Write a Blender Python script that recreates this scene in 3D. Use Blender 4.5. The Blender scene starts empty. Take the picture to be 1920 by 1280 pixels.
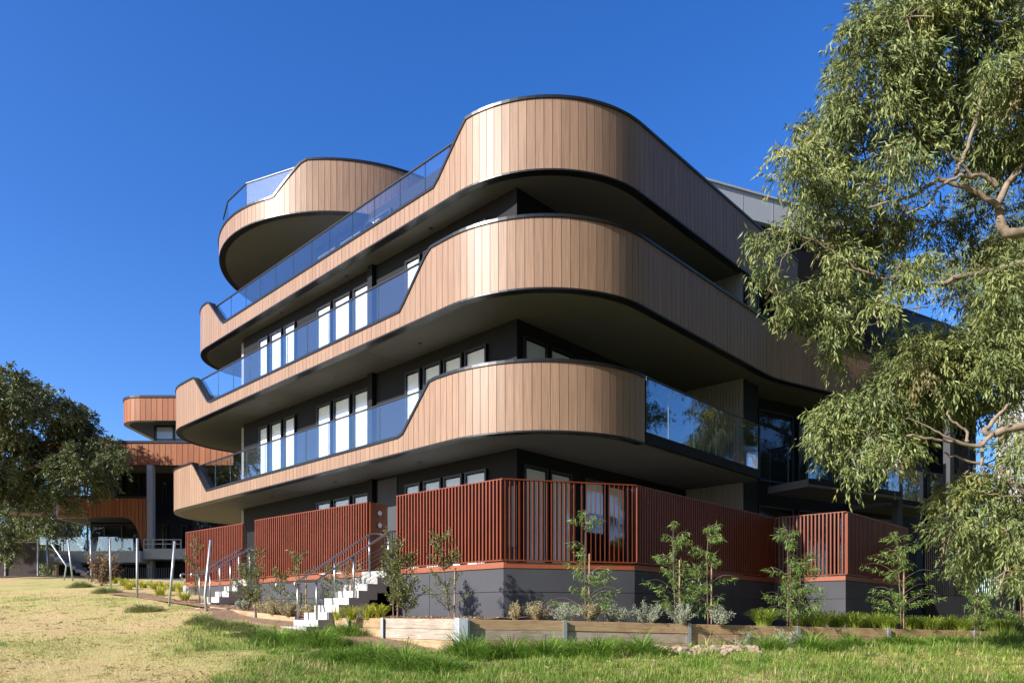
import bpy, bmesh, math, random
import numpy as np
from mathutils import Vector, Matrix
R = math.radians
sc = bpy.context.scene
COL = sc.collection
rng = np.random.default_rng(7)
random.seed(7)

# ------------------------------------------------------------------ camera frame (eye height = 0)
F = 1380.0; V0 = 1165.0; U0 = 960.0
def at(u, v, y):                      # a photo point at a real depth y
    return np.array([(u - U0) / F * y, y, (V0 - v) / F * y])
# building axes: a along the left facade, b along the right facade, from the wall corner
W0 = np.array([0.115, 17.6]); DL = np.array([-.7256, .6882]); DR = np.array([.6882, .7256])
def ab(a, b, z=None):
    p = W0 + a * DL + b * DR
    return (p[0], p[1]) if z is None else (p[0], p[1], z)
def v3(p, z): return (p[0], p[1], z)

# ------------------------------------------------------------------ materials
def new_mat(name):
    m = bpy.data.materials.new(name); m.use_nodes = True
    nt = m.node_tree
    return m, nt, nt.nodes['Principled BSDF'], nt.nodes['Material Output']
def N(nt, typ, **kw):
    n = nt.nodes.new(typ)
    for k, v in kw.items(): setattr(n, k, v)
    return n
def mixc(nt, fac, c1, c2, blend='MIX'):
    n = N(nt, 'ShaderNodeMix', data_type='RGBA', blend_type=blend)
    for s, val in ((0, fac), (6, c1), (7, c2)):
        if hasattr(val, 'links'): nt.links.new(val, n.inputs[s])
        else:
            n.inputs[s].default_value = val if s == 0 else (*val, 1) if len(val) == 3 else val
    return n.outputs[2]
def noise(nt, scale, detail=4, vec=None, rough=.55, dist=0):
    n = N(nt, 'ShaderNodeTexNoise'); n.inputs['Scale'].default_value = scale
    n.inputs['Detail'].default_value = detail; n.inputs['Roughness'].default_value = rough
    n.inputs['Distortion'].default_value = dist
    if vec is not None: nt.links.new(vec, n.inputs['Vector'])
    return n.outputs['Fac']
def coords(nt, scale=(1, 1, 1), rot=(0, 0, 0)):
    g = N(nt, 'ShaderNodeNewGeometry'); mp = N(nt, 'ShaderNodeMapping')
    mp.inputs['Scale'].default_value = scale; mp.inputs['Rotation'].default_value = rot
    nt.links.new(g.outputs['Position'], mp.inputs['Vector'])
    return mp.outputs['Vector']
def ramp(nt, fac, stops):
    r = N(nt, 'ShaderNodeValToRGB'); nt.links.new(fac, r.inputs['Fac'])
    e = r.color_ramp.elements
    while len(e) > len(stops): e.remove(e[-1])
    while len(e) < len(stops): e.new(.5)
    for el, (p, c) in zip(e, stops): el.position = p; el.color = (*c, 1)
    return r.outputs['Color']
def bump(nt, bsdf, h, strength=.3, dist=.01):
    b = N(nt, 'ShaderNodeBump'); b.inputs['Strength'].default_value = strength; b.inputs['Distance'].default_value = dist
    nt.links.new(h, b.inputs['Height']); nt.links.new(b.outputs['Normal'], bsdf.inputs['Normal'])
def attr(nt, name):
    return N(nt, 'ShaderNodeAttribute', attribute_name=name)
def simple(name, col, rough=.5, metal=0, var=.12, nscale=6, bmp=0, bscale=60, spec=.5):
    m, nt, b, o = new_mat(name)
    f = noise(nt, nscale, 5, coords(nt))
    c = mixc(nt, f, tuple(x * (1 - var) for x in col), tuple(min(1, x * (1 + var)) for x in col))
    nt.links.new(c, b.inputs['Base Color'])
    b.inputs['Roughness'].default_value = rough; b.inputs['Metallic'].default_value = metal
    b.inputs['Specular IOR Level'].default_value = spec
    if bmp: bump(nt, b, noise(nt, bscale, 4, coords(nt)), bmp, .004)
    return m
M = {}
def clad(name, c1, c2, rough=.36, coat=.25):
    m, nt, b, o = new_mat(name)
    a = attr(nt, 'rnd')
    base = mixc(nt, a.outputs['Fac'], c1, c2)
    b.inputs['Specular IOR Level'].default_value = .33
    g = noise(nt, 1, 6, coords(nt, (38, 38, 1.1)), .6, .4)
    g2 = noise(nt, 1, 3, coords(nt, (9, 9, .5)), .5, .6)
    base = mixc(nt, .55, base, ramp(nt, g, [(.3, (.55, .5, .46)), (.62, (1.15, 1.12, 1.08))]), 'MULTIPLY')
    base = mixc(nt, .22, base, ramp(nt, g2, [(.35, (.7, .66, .62)), (.65, (1.1, 1.08, 1.05))]), 'MULTIPLY')
    nt.links.new(base, b.inputs['Base Color'])
    b.inputs['Roughness'].default_value = rough
    b.inputs['Coat Weight'].default_value = coat; b.inputs['Coat Roughness'].default_value = .3
    bump(nt, b, g, .12, .002)
    return m
M['clad'] = clad('tan timber look cladding', (.258, .166, .112), (.292, .190, .129), .45, .0)
M['rust'] = clad('rust brown cladding', (.25, .078, .024), (.31, .112, .036), .5, .0)
M['cap'] = simple('black metal capping', (.012, .012, .013), .32, .0, .2, 3)
M['trim'] = simple('dark metal edge trim', (.02, .021, .023), .36, .4, .3, 1.5)
M['soffit'] = simple('painted soffit', (.112, .110, .104), .8, 0, .1, 2, 0, 60, .2)
M['wall'] = simple('charcoal wall', (.009, .0095, .012), .65, 0, .2, 2, .1, 90, .18)
M['render'] = simple('charcoal rendered blockwork', (.056, .058, .067), .7, 0, .28, 1.1, .25, 110, .25)
M['frame'] = simple('black window frame', (.012, .012, .014), .35, 0, .1)
M['blind'] = simple('white roller blind', (.84, .84, .83), .8, 0, .03)
M['white'] = simple('white concrete', (.37, .365, .35), .8, 0, .22, 4, .25, 40)
M['pale'] = simple('pale grey paint', (.27, .27, .285), .6, 0, .08, 3)
M['corr'] = simple('pale grey ribbed sheet', (.20, .205, .20), .5, 0, .05)
M['roof'] = simple('light grey metal cladding', (.45, .48, .52), .45, .1, .06, .6)
M['steel'] = simple('brushed stainless steel', (.42, .41, .40), .34, .9, .1, 4)
M['galv'] = simple('galvanised steel', (.40, .43, .45), .45, .6, .2, 14)
M['slat'] = simple('rust red painted slat', (.165, .034, .0105), .42, 0, .3, 2.5, 0, 60, .34)
M['beam'] = simple('orange painted beam', (.25, .066, .024), .55, 0, .18, 9)
M['blackrail'] = simple('black powder coat', (.015, .015, .016), .4)
M['bark'] = simple('pale gum bark', (.225, .175, .13), .9, 0, .75, 9, .8, 25, .2)
M['darkbark'] = simple('brown bark', (.14, .10, .075), .85, 0, .4, 9, .6, 30)
M['stake'] = simple('hardwood stake', (.32, .21, .13), .8, 0, .2, 9)
M['whiteclad'] = simple('white weatherboard', (.62, .64, .68), .6, 0, .04)
M['mesh'] = simple('dark shade cloth', (.03, .022, .024), .9, 0, .3, 4)

def glass(name, tint, f0, pw=4.0):
    m, nt, b, o = new_mat(name); nt.nodes.remove(b)
    t = N(nt, 'ShaderNodeBsdfTransparent'); t.inputs['Color'].default_value = (*tint, 1)
    g = N(nt, 'ShaderNodeBsdfGlossy'); g.inputs['Roughness'].default_value = .01; g.inputs['Color'].default_value = (.95, .97, 1, 1)
    lw = N(nt, 'ShaderNodeLayerWeight'); lw.inputs['Blend'].default_value = .5
    p = N(nt, 'ShaderNodeMath', operation='POWER'); nt.links.new(lw.outputs['Facing'], p.inputs[0]); p.inputs[1].default_value = pw
    ma = N(nt, 'ShaderNodeMath', operation='MULTIPLY_ADD'); nt.links.new(p.outputs[0], ma.inputs[0]); ma.inputs[1].default_value = 1 - f0; ma.inputs[2].default_value = f0
    mx = N(nt, 'ShaderNodeMixShader')
    nt.links.new(ma.outputs[0], mx.inputs[0]); nt.links.new(t.outputs[0], mx.inputs[1]); nt.links.new(g.outputs[0], mx.inputs[2])
    nt.links.new(mx.outputs[0], o.inputs['Surface'])
    return m
M['glass'] = glass('blue tinted balustrade glass', (.91, .955, .975), .11)
M['gedge'] = simple('polished glass edge', (.16, .26, .28), .15, 0, .1, 3, 0, 60, .8)
M['pane'] = glass('window glass', (.96, .975, .98), .025)

def timber():
    m, nt, b, o = new_mat('pine sleeper timber')
    a = attr(nt, 'rnd')
    g = noise(nt, 1, 5, coords(nt, (2.2, 2.2, 34)), .6, 1.2)
    yel = ramp(nt, g, [(.3, (.27, .165, .075)), (.5, (.38, .25, .125)), (.7, (.45, .315, .175))])
    gry = ramp(nt, g, [(.3, (.22, .185, .15)), (.6, (.40, .355, .30)), (.8, (.48, .435, .37))])
    c = mixc(nt, a.outputs['Fac'], yel, gry)
    k = noise(nt, 2.4, 3, coords(nt), .5, .5)
    c = mixc(nt, .5, c, ramp(nt, k, [(.35, (.62, .56, .5)), (.6, (1.05, 1.05, 1.05))]), 'MULTIPLY')
    nt.links.new(c, b.inputs['Base Color']); b.inputs['Roughness'].default_value = .8
    bump(nt, b, g, .3, .004)
    return m
M['timber'] = timber()

def leafmat(name, rough=.42, transl=.28, spec=.5):
    m, nt, b, o = new_mat(name)
    a = attr(nt, 'col')
    nt.links.new(a.outputs['Color'], b.inputs['Base Color'])
    b.inputs['Roughness'].default_value = rough; b.inputs['Specular IOR Level'].default_value = spec
    t = N(nt, 'ShaderNodeBsdfTranslucent'); nt.links.new(a.outputs['Color'], t.inputs['Color'])
    mx = N(nt, 'ShaderNodeMixShader'); mx.inputs[0].default_value = transl
    nt.links.new(b.outputs[0], mx.inputs[1]); nt.links.new(t.outputs[0], mx.inputs[2]); nt.links.new(mx.outputs[0], o.inputs['Surface'])
    return m
M['leaf'] = leafmat('gum leaf', .5, .18, .35)
M['blade'] = leafmat('grass blade', .55, .35, .3)

def groundmat():
    m, nt, b, o = new_mat('dry lawn')
    v = coords(nt)
    big = noise(nt, .35, 4, v, .6, .6); mid = noise(nt, 1.7, 5, v, .6); fine = noise(nt, 28, 6, v, .7)
    fine2 = noise(nt, 90, 3, v, .7)
    f = N(nt, 'ShaderNodeMath', operation='ADD'); nt.links.new(big, f.inputs[0]); nt.links.new(mid, f.inputs[1])
    a = attr(nt, 'dry')
    f2 = N(nt, 'ShaderNodeMath', operation='MULTIPLY_ADD'); nt.links.new(f.outputs[0], f2.inputs[0]); f2.inputs[1].default_value = .45
    nt.links.new(a.outputs['Fac'], f2.inputs[2])
    c = ramp(nt, f2.outputs[0], [(.2, (.13, .20, .035)), (.42, (.30, .33, .085)), (.62, (.52, .45, .18)), (.9, (.60, .44, .23))])
    c = mixc(nt, .75, c, ramp(nt, fine, [(.34, (.34, .32, .28)), (.5, (.95, .95, .95)), (.7, (1.4, 1.35, 1.15))]), 'MULTIPLY')
    c = mixc(nt, .5, c, ramp(nt, fine2, [(.35, (.55, .55, .5)), (.6, (1.1, 1.1, 1.05))]), 'MULTIPLY')
    nt.links.new(c, b.inputs['Base Color']); b.inputs['Roughness'].default_value = .95
    b.inputs['Specular IOR Level'].default_value = .15
    bump(nt, b, fine, .9, .04)
    return m
M['ground'] = groundmat()
def soilmat():
    m, nt, b, o = new_mat('bark mulch and soil')
    v = coords(nt)
    vo = N(nt, 'ShaderNodeTexVoronoi'); vo.inputs['Scale'].default_value = 38; nt.links.new(v, vo.inputs['Vector'])
    f = noise(nt, 16, 6, v, .7)
    c = ramp(nt, f, [(.3, (.10, .06, .035)), (.5, (.26, .155, .085)), (.7, (.42, .27, .16))])
    c = mixc(nt, .5, c, vo.outputs['Color'], 'OVERLAY')
    c = mixc(nt, .35, c, (.30, .18, .10))
    nt.links.new(c, b.inputs['Base Color']); b.inputs['Roughness'].default_value = .95
    bump(nt, b, vo.outputs['Distance'], .8, .03)
    return m
M['soil'] = soilmat()
M['clod'] = simple('clay clods', (.34, .25, .185), .95, 0, .35, 9, .8, 40)

# ------------------------------------------------------------------ mesh helpers
class MB:
    def __init__(s): s.v = []; s.f = []; s.r = []
    def face(s, pts, r=None):
        i = len(s.v); s.v += [tuple(map(float, p)) for p in pts]; s.f.append(tuple(range(i, i + len(pts)))); s.r.append(random.random() if r is None else r)
    def box(s, o, ax, ay, az, r=None):
        o, ax, ay, az = map(lambda q: np.array(q, float), (o, ax, ay, az))
        if np.dot(np.cross(ax, ay), az) < 0: o = o + ax; ax = -ax
        c = [o, o + ax, o + ax + ay, o + ay]; c += [p + az for p in c]
        i = len(s.v); s.v += [tuple(p) for p in c]
        rr = random.random() if r is None else r
        for f in ((3, 2, 1, 0), (4, 5, 6, 7), (0, 1, 5, 4), (1, 2, 6, 5), (2, 3, 7, 6), (3, 0, 4, 7)):
            s.f.append(tuple(i + k for k in f)); s.r.append(rr)
        return s
    def prism(s, pts, z0, z1, r=None):
        n = len(pts); i = len(s.v)
        A = sum(pts[k][0] * pts[(k + 1) % n][1] - pts[(k + 1) % n][0] * pts[k][1] for k in range(n))
        if A < 0: pts = pts[::-1]
        s.v += [(p[0], p[1], z0) for p in pts] + [(p[0], p[1], z1) for p in pts]
        rr = .5 if r is None else r
        s.f.append(tuple(i + k for k in range(n))[::-1]); s.f.append(tuple(i + n + k for k in range(n))); s.r += [rr, rr]
        for k in range(n):
            k2 = (k + 1) % n
            s.f.append((i + k, i + k2, i + n + k2, i + n + k)); s.r.append(rr)
        return s
    def tube(s, pts, rad, n=8, r=None, cap=True):
        pts = [np.array(p, float) for p in pts]
        rads = rad if hasattr(rad, '__len__') else [rad] * len(pts)
        i = len(s.v); up = None
        for k, p in enumerate(pts):
            d = pts[min(k + 1, len(pts) - 1)] - pts[max(k - 1, 0)]; d = d / (np.linalg.norm(d) + 1e-9)
            if up is None: up = np.array([0, 0, 1.]) if abs(d[2]) < .9 else np.array([1., 0, 0])
            x = np.cross(up, d); x /= np.linalg.norm(x) + 1e-9; y = np.cross(d, x); up = y
            for q in range(n):
                t = 2 * math.pi * q / n
                s.v.append(tuple(p + rads[k] * (math.cos(t) * x + math.sin(t) * y)))
        rr = .5 if r is None else r
        for k in range(len(pts) - 1):
            for q in range(n):
                q2 = (q + 1) % n
                s.f.append((i + k * n + q, i + k * n + q2, i + (k + 1) * n + q2, i + (k + 1) * n + q)); s.r.append(rr)
        if cap:
            s.f.append(tuple(i + q for q in range(n))[::-1]); s.f.append(tuple(i + (len(pts) - 1) * n + q for q in range(n))); s.r += [rr, rr]
        return s
    def build(s, name, mat, parent=None, smooth=False, **kw):
        me = bpy.data.meshes.new(name); me.from_pydata(s.v, [], s.f); me.update()
        at_ = me.attributes.new('rnd', 'FLOAT', 'FACE'); at_.data.foreach_set('value', s.r)
        return link(name, me, mat, parent, smooth, **kw)
ROOTLOC = {}
def link(name, me, mat, parent=None, smooth=False, **kw):
    me.materials.append(M[mat] if isinstance(mat, str) else mat)
    if smooth: me.polygons.foreach_set('use_smooth', [True] * len(me.polygons))
    o = bpy.data.objects.new(name, me); COL.objects.link(o)
    if parent is not None:
        o.parent = parent
        top = parent
        if parent.parent is None: o.location = -parent.location
    for k, v in kw.items(): o[k] = v
    return o
def thing(name, label, cat, loc=(0, 0, 0), group=None):
    o = bpy.data.objects.new(name, None); COL.objects.link(o); o.location = loc; o.empty_display_size = .3
    o['label'] = label; o['category'] = cat
    if group: o['group'] = group
    return o
def tag(o, label, cat, group=None):
    o['label'] = label; o['category'] = cat
    if group: o['group'] = group
    return o
def np_mesh(name, V, Fc, col, mat, parent=None, **kw):
    """V (n,3), Fc (m,4|3) int, col (m,3)"""
    me = bpy.data.meshes.new(name); n, (m, k) = len(V), Fc.shape
    me.vertices.add(n); me.vertices.foreach_set('co', np.ascontiguousarray(V, np.float32).ravel())
    me.loops.add(m * k); me.loops.foreach_set('vertex_index', np.ascontiguousarray(Fc, np.int32).ravel())
    me.polygons.add(m); me.polygons.foreach_set('loop_start', np.arange(0, m * k, k, dtype=np.int32))
    me.update(calc_edges=True)
    at_ = me.attributes.new('col', 'FLOAT_COLOR', 'FACE')
    at_.data.foreach_set('color', np.c_[col, np.ones(m)].astype(np.float32).ravel())
    return link(name, me, mat, parent, **kw)
def unit(a): return a / (np.linalg.norm(a, axis=-1, keepdims=True) + 1e-9)
def leaf_geo(P, D, L, Wd, curl=.15):
    """kite leaves of two quads: base, mid, tip, folded a little"""
    n = len(P); D = unit(D)
    S = unit(np.cross(D, unit(rng.normal(size=(n, 3)))))
    Nn = np.cross(S, D)
    L = np.asarray(L)[:, None]; Wd = np.asarray(Wd)[:, None]
    m1 = P + D * L * .42 + Nn * L * curl * .5
    tip = P + D * L - Nn * L * curl * .6
    V = np.stack([P, m1 + S * Wd * .5, tip, m1 - S * Wd * .5], 1).reshape(-1, 3)
    Fc = np.arange(4 * n).reshape(n, 4)
    return V, Fc
def pal(n, cols, wts, jit=.18):
    c = np.array(cols)[rng.choice(len(cols), n, p=np.array(wts) / sum(wts))]
    return np.clip(c * (1 + rng.normal(size=(n, 1)) * jit), .005, .9)
# smooth value noise
_tab = rng.random((64, 64))
def vnoise(x, y, s):
    x = np.asarray(x) * s + 100; y = np.asarray(y) * s + 100
    i = np.floor(x).astype(int); j = np.floor(y).astype(int); fx = x - i; fy = y - j
    fx = fx * fx * (3 - 2 * fx); fy = fy * fy * (3 - 2 * fy)
    g = lambda a, b: _tab[a % 64, b % 64]
    return (g(i, j) * (1 - fx) + g(i + 1, j) * fx) * (1 - fy) + (g(i, j + 1) * (1 - fx) + g(i + 1, j + 1) * fx) * fy

# ------------------------------------------------------------------ ground
ADIR = np.array([-.767, .6416]); ANRM = np.array([.6416, .767])      # fence line direction, inward normal
PC = np.array([-.88, 13.5]); RDIR = np.array([.954, .30]); RNRM = np.array([-.30, .954])
CTRL = np.array([(-6.7, 9.7, -.81), (0, 9.7, -.81), (6.7, 9.7, -.81), (-.88, 13.4, -.57), (-3.0, 14.8, -.36), (-4.6, 16.0, -.15), (-8.6, 20.2, .36),
   (-6.5, 17.9, .08), (-7.73, 18.5, .24), (-9.4, 20.2, .41), (-11.4, 22.4, .73), (-14.1, 25.9, 1.13), (-17.5, 30.7, 1.62), (-19.2, 32, 1.76), (-24.5, 38.8, 2.45),
   (-29, 42, 2.4), (-20, 42, 2.2), (5, 14.9, -.58), (2, 14.0, -.58), (8, 16.2, -.52), (12, 17.8, -.55), (16, 19, -.55), (-12, 17, -.02), (-18, 24, .75), (-14, 40, 2.0)])
def gbase(x, y):
    l = np.interp(y, [-50, 0, 9.7, 13.5, 18, 22.4, 30.7, 38.8, 45, 70, 400], [-1.5, -1.5, -.81, -.45, .0, .6, 1.5, 2.35, 2.4, 2.6, 2.6])
    r = np.interp(y, [-50, 0, 9.7, 13.5, 18, 25, 400], [-1.5, -1.5, -.81, -.58, -.55, -.4, 0])
    t = np.clip((1.5 - x) / (6 + .0 * y), 0, 1); t = t * t * (3 - 2 * t)
    return l * t + r * (1 - t)
_res = CTRL[:, 2] - gbase(CTRL[:, 0], CTRL[:, 1])
def gz(x, y):
    x = np.asarray(x, float); y = np.asarray(y, float); sh = np.broadcast(x, y).shape
    xx = np.broadcast_to(x, sh).ravel(); yy = np.broadcast_to(y, sh).ravel()
    d2 = (xx[:, None] - CTRL[:, 0]) ** 2 + (yy[:, None] - CTRL[:, 1]) ** 2
    w = 1 / (d2 + .15) ** 1.5; far = 1 / (6.0 ** 3)
    z = gbase(xx, yy) + (w * _res).sum(1) / (w.sum(1) + far)
    z = z + .05 * (vnoise(xx, yy, .8) - .5) + .03 * (vnoise(xx, yy, 2.3) - .5)
    return z.reshape(sh)
xs = np.r_[-400, -250, -150, -90, np.arange(-60, -22, 1.0), np.arange(-22, 14, .3), np.arange(14, 40, 1.0), 60, 100, 200, 400]
ys = np.r_[-300, -100, -40, -15, -5, 0, 4, 7, np.arange(8.5, 24, .22), np.arange(24, 46, .5), np.arange(46, 70, 3), 90, 130, 200, 320, 600]
GX, GY = np.meshgrid(xs, ys); GZ = gz(GX, GY)
nx, ny = len(xs), len(ys); ii = np.arange(nx * ny).reshape(ny, nx)
Fq = np.stack([ii[:-1, :-1], ii[:-1, 1:], ii[1:, 1:], ii[1:, :-1]], -1).reshape(-1, 4)
def dryness(x, y):
    """how dry the lawn is: dry to the left and in patches, green along the planter"""
    side = np.clip((-2.2 - x - .12 * (y - 10)) / 3.5, 0, 1) * .42
    d_pl = np.minimum(np.abs((np.stack([x, y], -1) - PC) @ ANRM), 9)
    d_r = np.abs((np.stack([x, y], -1) - PC) @ RNRM)
    near = np.minimum(d_pl, d_r)
    g = -.20 + side * 1.05 + .38 * (vnoise(x, y, .32) - .5) + .40 * (vnoise(x + 9, y, .9) - .5) + .035 * np.clip(near - 1.4, 0, 4) + .07 * np.clip((x - 1) / 4, 0, 1)
    return g
o = np_mesh('ground', np.stack([GX, GY, GZ], -1).reshape(-1, 3), Fq, np.ones((len(Fq), 3)), 'ground', kind='structure')
a_ = o.data.attributes.new('dry', 'FLOAT', 'POINT'); a_.data.foreach_set('value', (dryness(GX, GY).ravel() * 1.0).astype(np.float32))
o.data.polygons.foreach_set('use_smooth', [True] * len(o.data.polygons))
GROUND = o

# garden bed soil behind the sleeper walls
def plz_left(t): return np.interp(t, [0, 4.6, 5.3, 9.5, 16], [.05, .095, .10, .42, .95])
def plz_right(t): return np.interp(t, [0, 1.97, 4.66, 7.3, 9.7, 14], [.05, .02, -.043, -.10, -.15, -.26])
b = MB()
def soil_strip(p0, d, n, ts, zf, w, off=.06):
    prev = None
    for t in ts:
        row = []
        for k, s_ in enumerate(np.linspace(0, 1, 7)):
            p = p0 + d * t + n * (off + s_ * w)
            row.append((p[0], p[1], float(zf(t)) - .035 + .05 * s_ + .03 * float(vnoise(p[0], p[1], 3) - .5) + (.03 if 0 < k else 0)))
        if prev:
            for k in range(6): b.face([prev[k], row[k], row[k + 1], prev[k + 1]] if d is RDIR else [row[k], prev[k], prev[k + 1], row[k + 1]])
        prev = row
soil_strip(PC, ADIR, ANRM, np.arange(0, 16.1, .4), plz_left, 1.9)
soil_strip(PC, RDIR, RNRM, np.arange(0, 14.1, .4), plz_right, 5.5)
b.build('garden_soil', 'soil', None, True, kind='structure')

b = MB(); prev = None
for t in np.arange(.2, 9.6, .2):
    wd = (.55 + .6 * float(vnoise(t, 3.3, 1.2))) * min(1, t / 1.2) * (1 if t < 5 else .75) + .1; row = []
    for s_ in np.linspace(0, 1, 6):
        p = PC + ADIR * t + ANRM * (-.045 - wd * s_); row.append((p[0], p[1], float(gz(p[0], p[1])) + (.022 if s_ < .9 else -.03) + .02 * float(vnoise(p[0], p[1], 5))))
    if prev:
        for k in range(5): b.face([row[k], prev[k], prev[k + 1], row[k + 1]][::-1])
    prev = row
b.build('bare_earth', 'soil', None, True, kind='structure')

# ------------------------------------------------------------------ main building
BLD = thing('apartment_building', 'tan timber clad apartment building with rounded stacked balconies and glass balustrades', 'building', ab(5, 5, 0))
Z1, Z2, Z3, Z4 = 4.18, 7.27, 10.41, 13.5
TH = .2
def arc(c, r, t0, t1, n=24):           # angle from -b towards -a (degrees)
    return [(c[0] - r * math.sin(R(t)), c[1] - r * math.cos(R(t))) for t in np.linspace(t0, t1, n)]
def resample(pts, step):
    pts = np.array(pts, float); d = np.r_[0, np.cumsum(np.linalg.norm(np.diff(pts, axis=0), axis=1))]
    n = max(2, int(round(d[-1] / step)) + 1); s = np.linspace(0, d[-1], n)
    return np.stack([np.interp(s, d, pts[:, 0]), np.interp(s, d, pts[:, 1])], 1)
def band(path, z0, ztop, parent, mat='clad', step=.2, tall_noise=True):
    """curved fascia: planks with fine gaps, capping, dark underside strip, backing wall"""
    q = resample(path, step); n = len(q)
    tn = np.gradient(q, axis=0); tn = unit(tn)
    out = np.stack([tn[:, 1], -tn[:, 0]], 1)                 # outward in (a,b): path runs towards -a then +b
    # path runs from left (+a) to right: tangent (-1,0) -> outward should be (0,-1)
    if out[n // 2] @ np.array([-.3, -1]) < 0 and abs(tn[n // 2][0]) > .5: out = -out
    zt = np.array([ztop(p) for p in q])
    pl = MB(); gap = .0055
    for i in range(n - 1):
        p0 = q[i] + tn[i] * 0; p1 = q[i + 1]
        e = unit(p1 - p0); a0 = p0 + e * gap; a1 = p1 - e * gap
        o0 = unit(out[i] + out[i + 1])
        P = [ab(*a0), ab(*a1)]
        za = zt[i] + (zt[i + 1] - zt[i]) * .03; zb = zt[i + 1] - (zt[i + 1] - zt[i]) * .03
        r = random.random()
        pl.face([v3(P[0], z0), v3(P[1], z0), v3(P[1], zb), v3(P[0], za)], r)
        g0 = a0 - o0 * .012; g1 = a1 - o0 * .012                # returns into the joint
        G = [ab(*g0), ab(*g1)]
        pl.face([v3(G[0], z0), v3(P[0], z0), v3(P[0], za), v3(G[0], za)], r)
        pl.face([v3(P[1], z0), v3(G[1], z0), v3(G[1], zb), v3(P[1], zb)], r)
    fas = pl.build('balcony_band', mat, parent)
    # backing and inner face
    bk = MB()
    for i in range(n - 1):
        for off, flip in ((.014, 0), (TH, 1)):
            A, B = ab(*(q[i] - out[i] * off)), ab(*(q[i + 1] - out[i + 1] * off))
            f = [v3(A, z0 + .002), v3(B, z0 + .002), v3(B, zt[i + 1] - .002), v3(A, zt[i] - .002)]
            bk.face(f[::-1] if flip else f)
    bk.build('backing', 'cap', fas)
    # capping following the top profile
    s = np.r_[0, np.cumsum(np.linalg.norm(np.diff(q, axis=0), axis=1))]
    prof = np.stack([s, zt], 1); tg = unit(np.gradient(prof, axis=0)); nm = np.stack([-tg[:, 1], tg[:, 0]], 1)
    H = .055; cp = MB()
    def ring(i):
        sh = nm[i, 0] * H; top = zt[i] + nm[i, 1] * H
        pin, pout = q[i] - out[i] * (TH + .02), q[i] + out[i] * .03
        sl = tn[i] * sh
        return [v3(ab(*pout), zt[i] - .012), v3(ab(*(pout + sl)), top), v3(ab(*(pin + sl)), top), v3(ab(*pin), zt[i] - .012)]
    rg = [ring(i) for i in range(n)]
    for i in range(n - 1):
        for k in range(4):
            k2 = (k + 1) % 4
            cp.face([rg[i][k], rg[i + 1][k], rg[i + 1][k2], rg[i][k2]])
    cp.face(rg[0]); cp.face(rg[-1][::-1])
    cp.build('coping', 'cap', fas)
    tr = MB()
    for i in range(n - 1):
        A0, B0 = ab(*(q[i] - out[i] * .004)), ab(*(q[i + 1] - out[i + 1] * .004))
        A1, B1 = ab(*(q[i] - out[i] * (TH + .02))), ab(*(q[i + 1] - out[i + 1] * (TH + .02)))
        zt_ = z0 - .035
        tr.face([v3(A0, zt_), v3(A1, zt_), v3(B1, zt_), v3(B0, zt_)])
        tr.face([v3(A0, zt_), v3(B0, zt_), v3(B0, z0 - .001), v3(A0, z0 - .001)])
        tr.face([v3(B1, zt_), v3(A1, zt_), v3(A1, z0 - .001), v3(B1, z0 - .001)])
    tr.build('edge_trim', 'trim', fas)
    return fas, q, out
def prof_a(vt, vb, db, dt, low, tall):
    def f(p):
        a, b_ = p
        if b_ > .3: return tall
        return float(np.interp(a, [dt, db, vb, vt], [tall, low, low, tall]))
    return f
K = (-2.6, 8.5)
WD = np.array([-.28, .96])
p2 = [(18.4, 6)] + arc((15.7, 1.25), 2.7, -90, 0) + [(15.7, -1.45)] + arc((.6, 1.6), 3.18, 0, 90, 40) + [(-2.6, 7.9), (-2.63, 8.4), (-2.78, 9.1)] + [tuple(np.array([-2.78, 9.1]) + WD * t) for t in (1, 4, 9)]
p1 = [(18.37, 6)] + arc((15.6, 1.15), 2.72, -90, 0) + [(15.6, -1.57)] + arc((.65, 1.55), 3.12, 0, 93.5, 40)
p3 = [(17.9, 6)] + arc((15.6, 1.7), 2.29, -90, 0) + [(15.6, -.59)] + arc((1.1, 2.3), 3.12, 0, 90, 40) + [(-2.02, 11.6)]
p3w = [(-1.4, 13.9)] + [tuple(np.array([-2.0, 13.9]) + WD * t) for t in (.3, 5, 10)]
p4 = arc((12.6, 4.15), 5.1, -120, 90, 60) + [(7.5, 9)]
band(p1, Z1, prof_a(14.49, 13.34, 2.41, 1.33, 4.545, 5.68), BLD)
band(p2, Z2, prof_a(14.62, 13.42, 2.47, 1.36, 7.64, 8.80), BLD)
band(p3, Z3, prof_a(15.37, 14.15, 2.05, .89, 10.87, 12.03), BLD)
band(p3w, Z3, lambda p: 12.03, BLD)
def prof4(p):
    t = math.degrees(math.atan2(12.6 - p[0], 4.15 - p[1]))
    if p[1] > 4.2: t = 90 if p[0] < 12 else -90
    return float(np.interp(t, [23, 35.7], [14.10, 15.18]))
band(p4, Z4, prof4, BLD)
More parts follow.
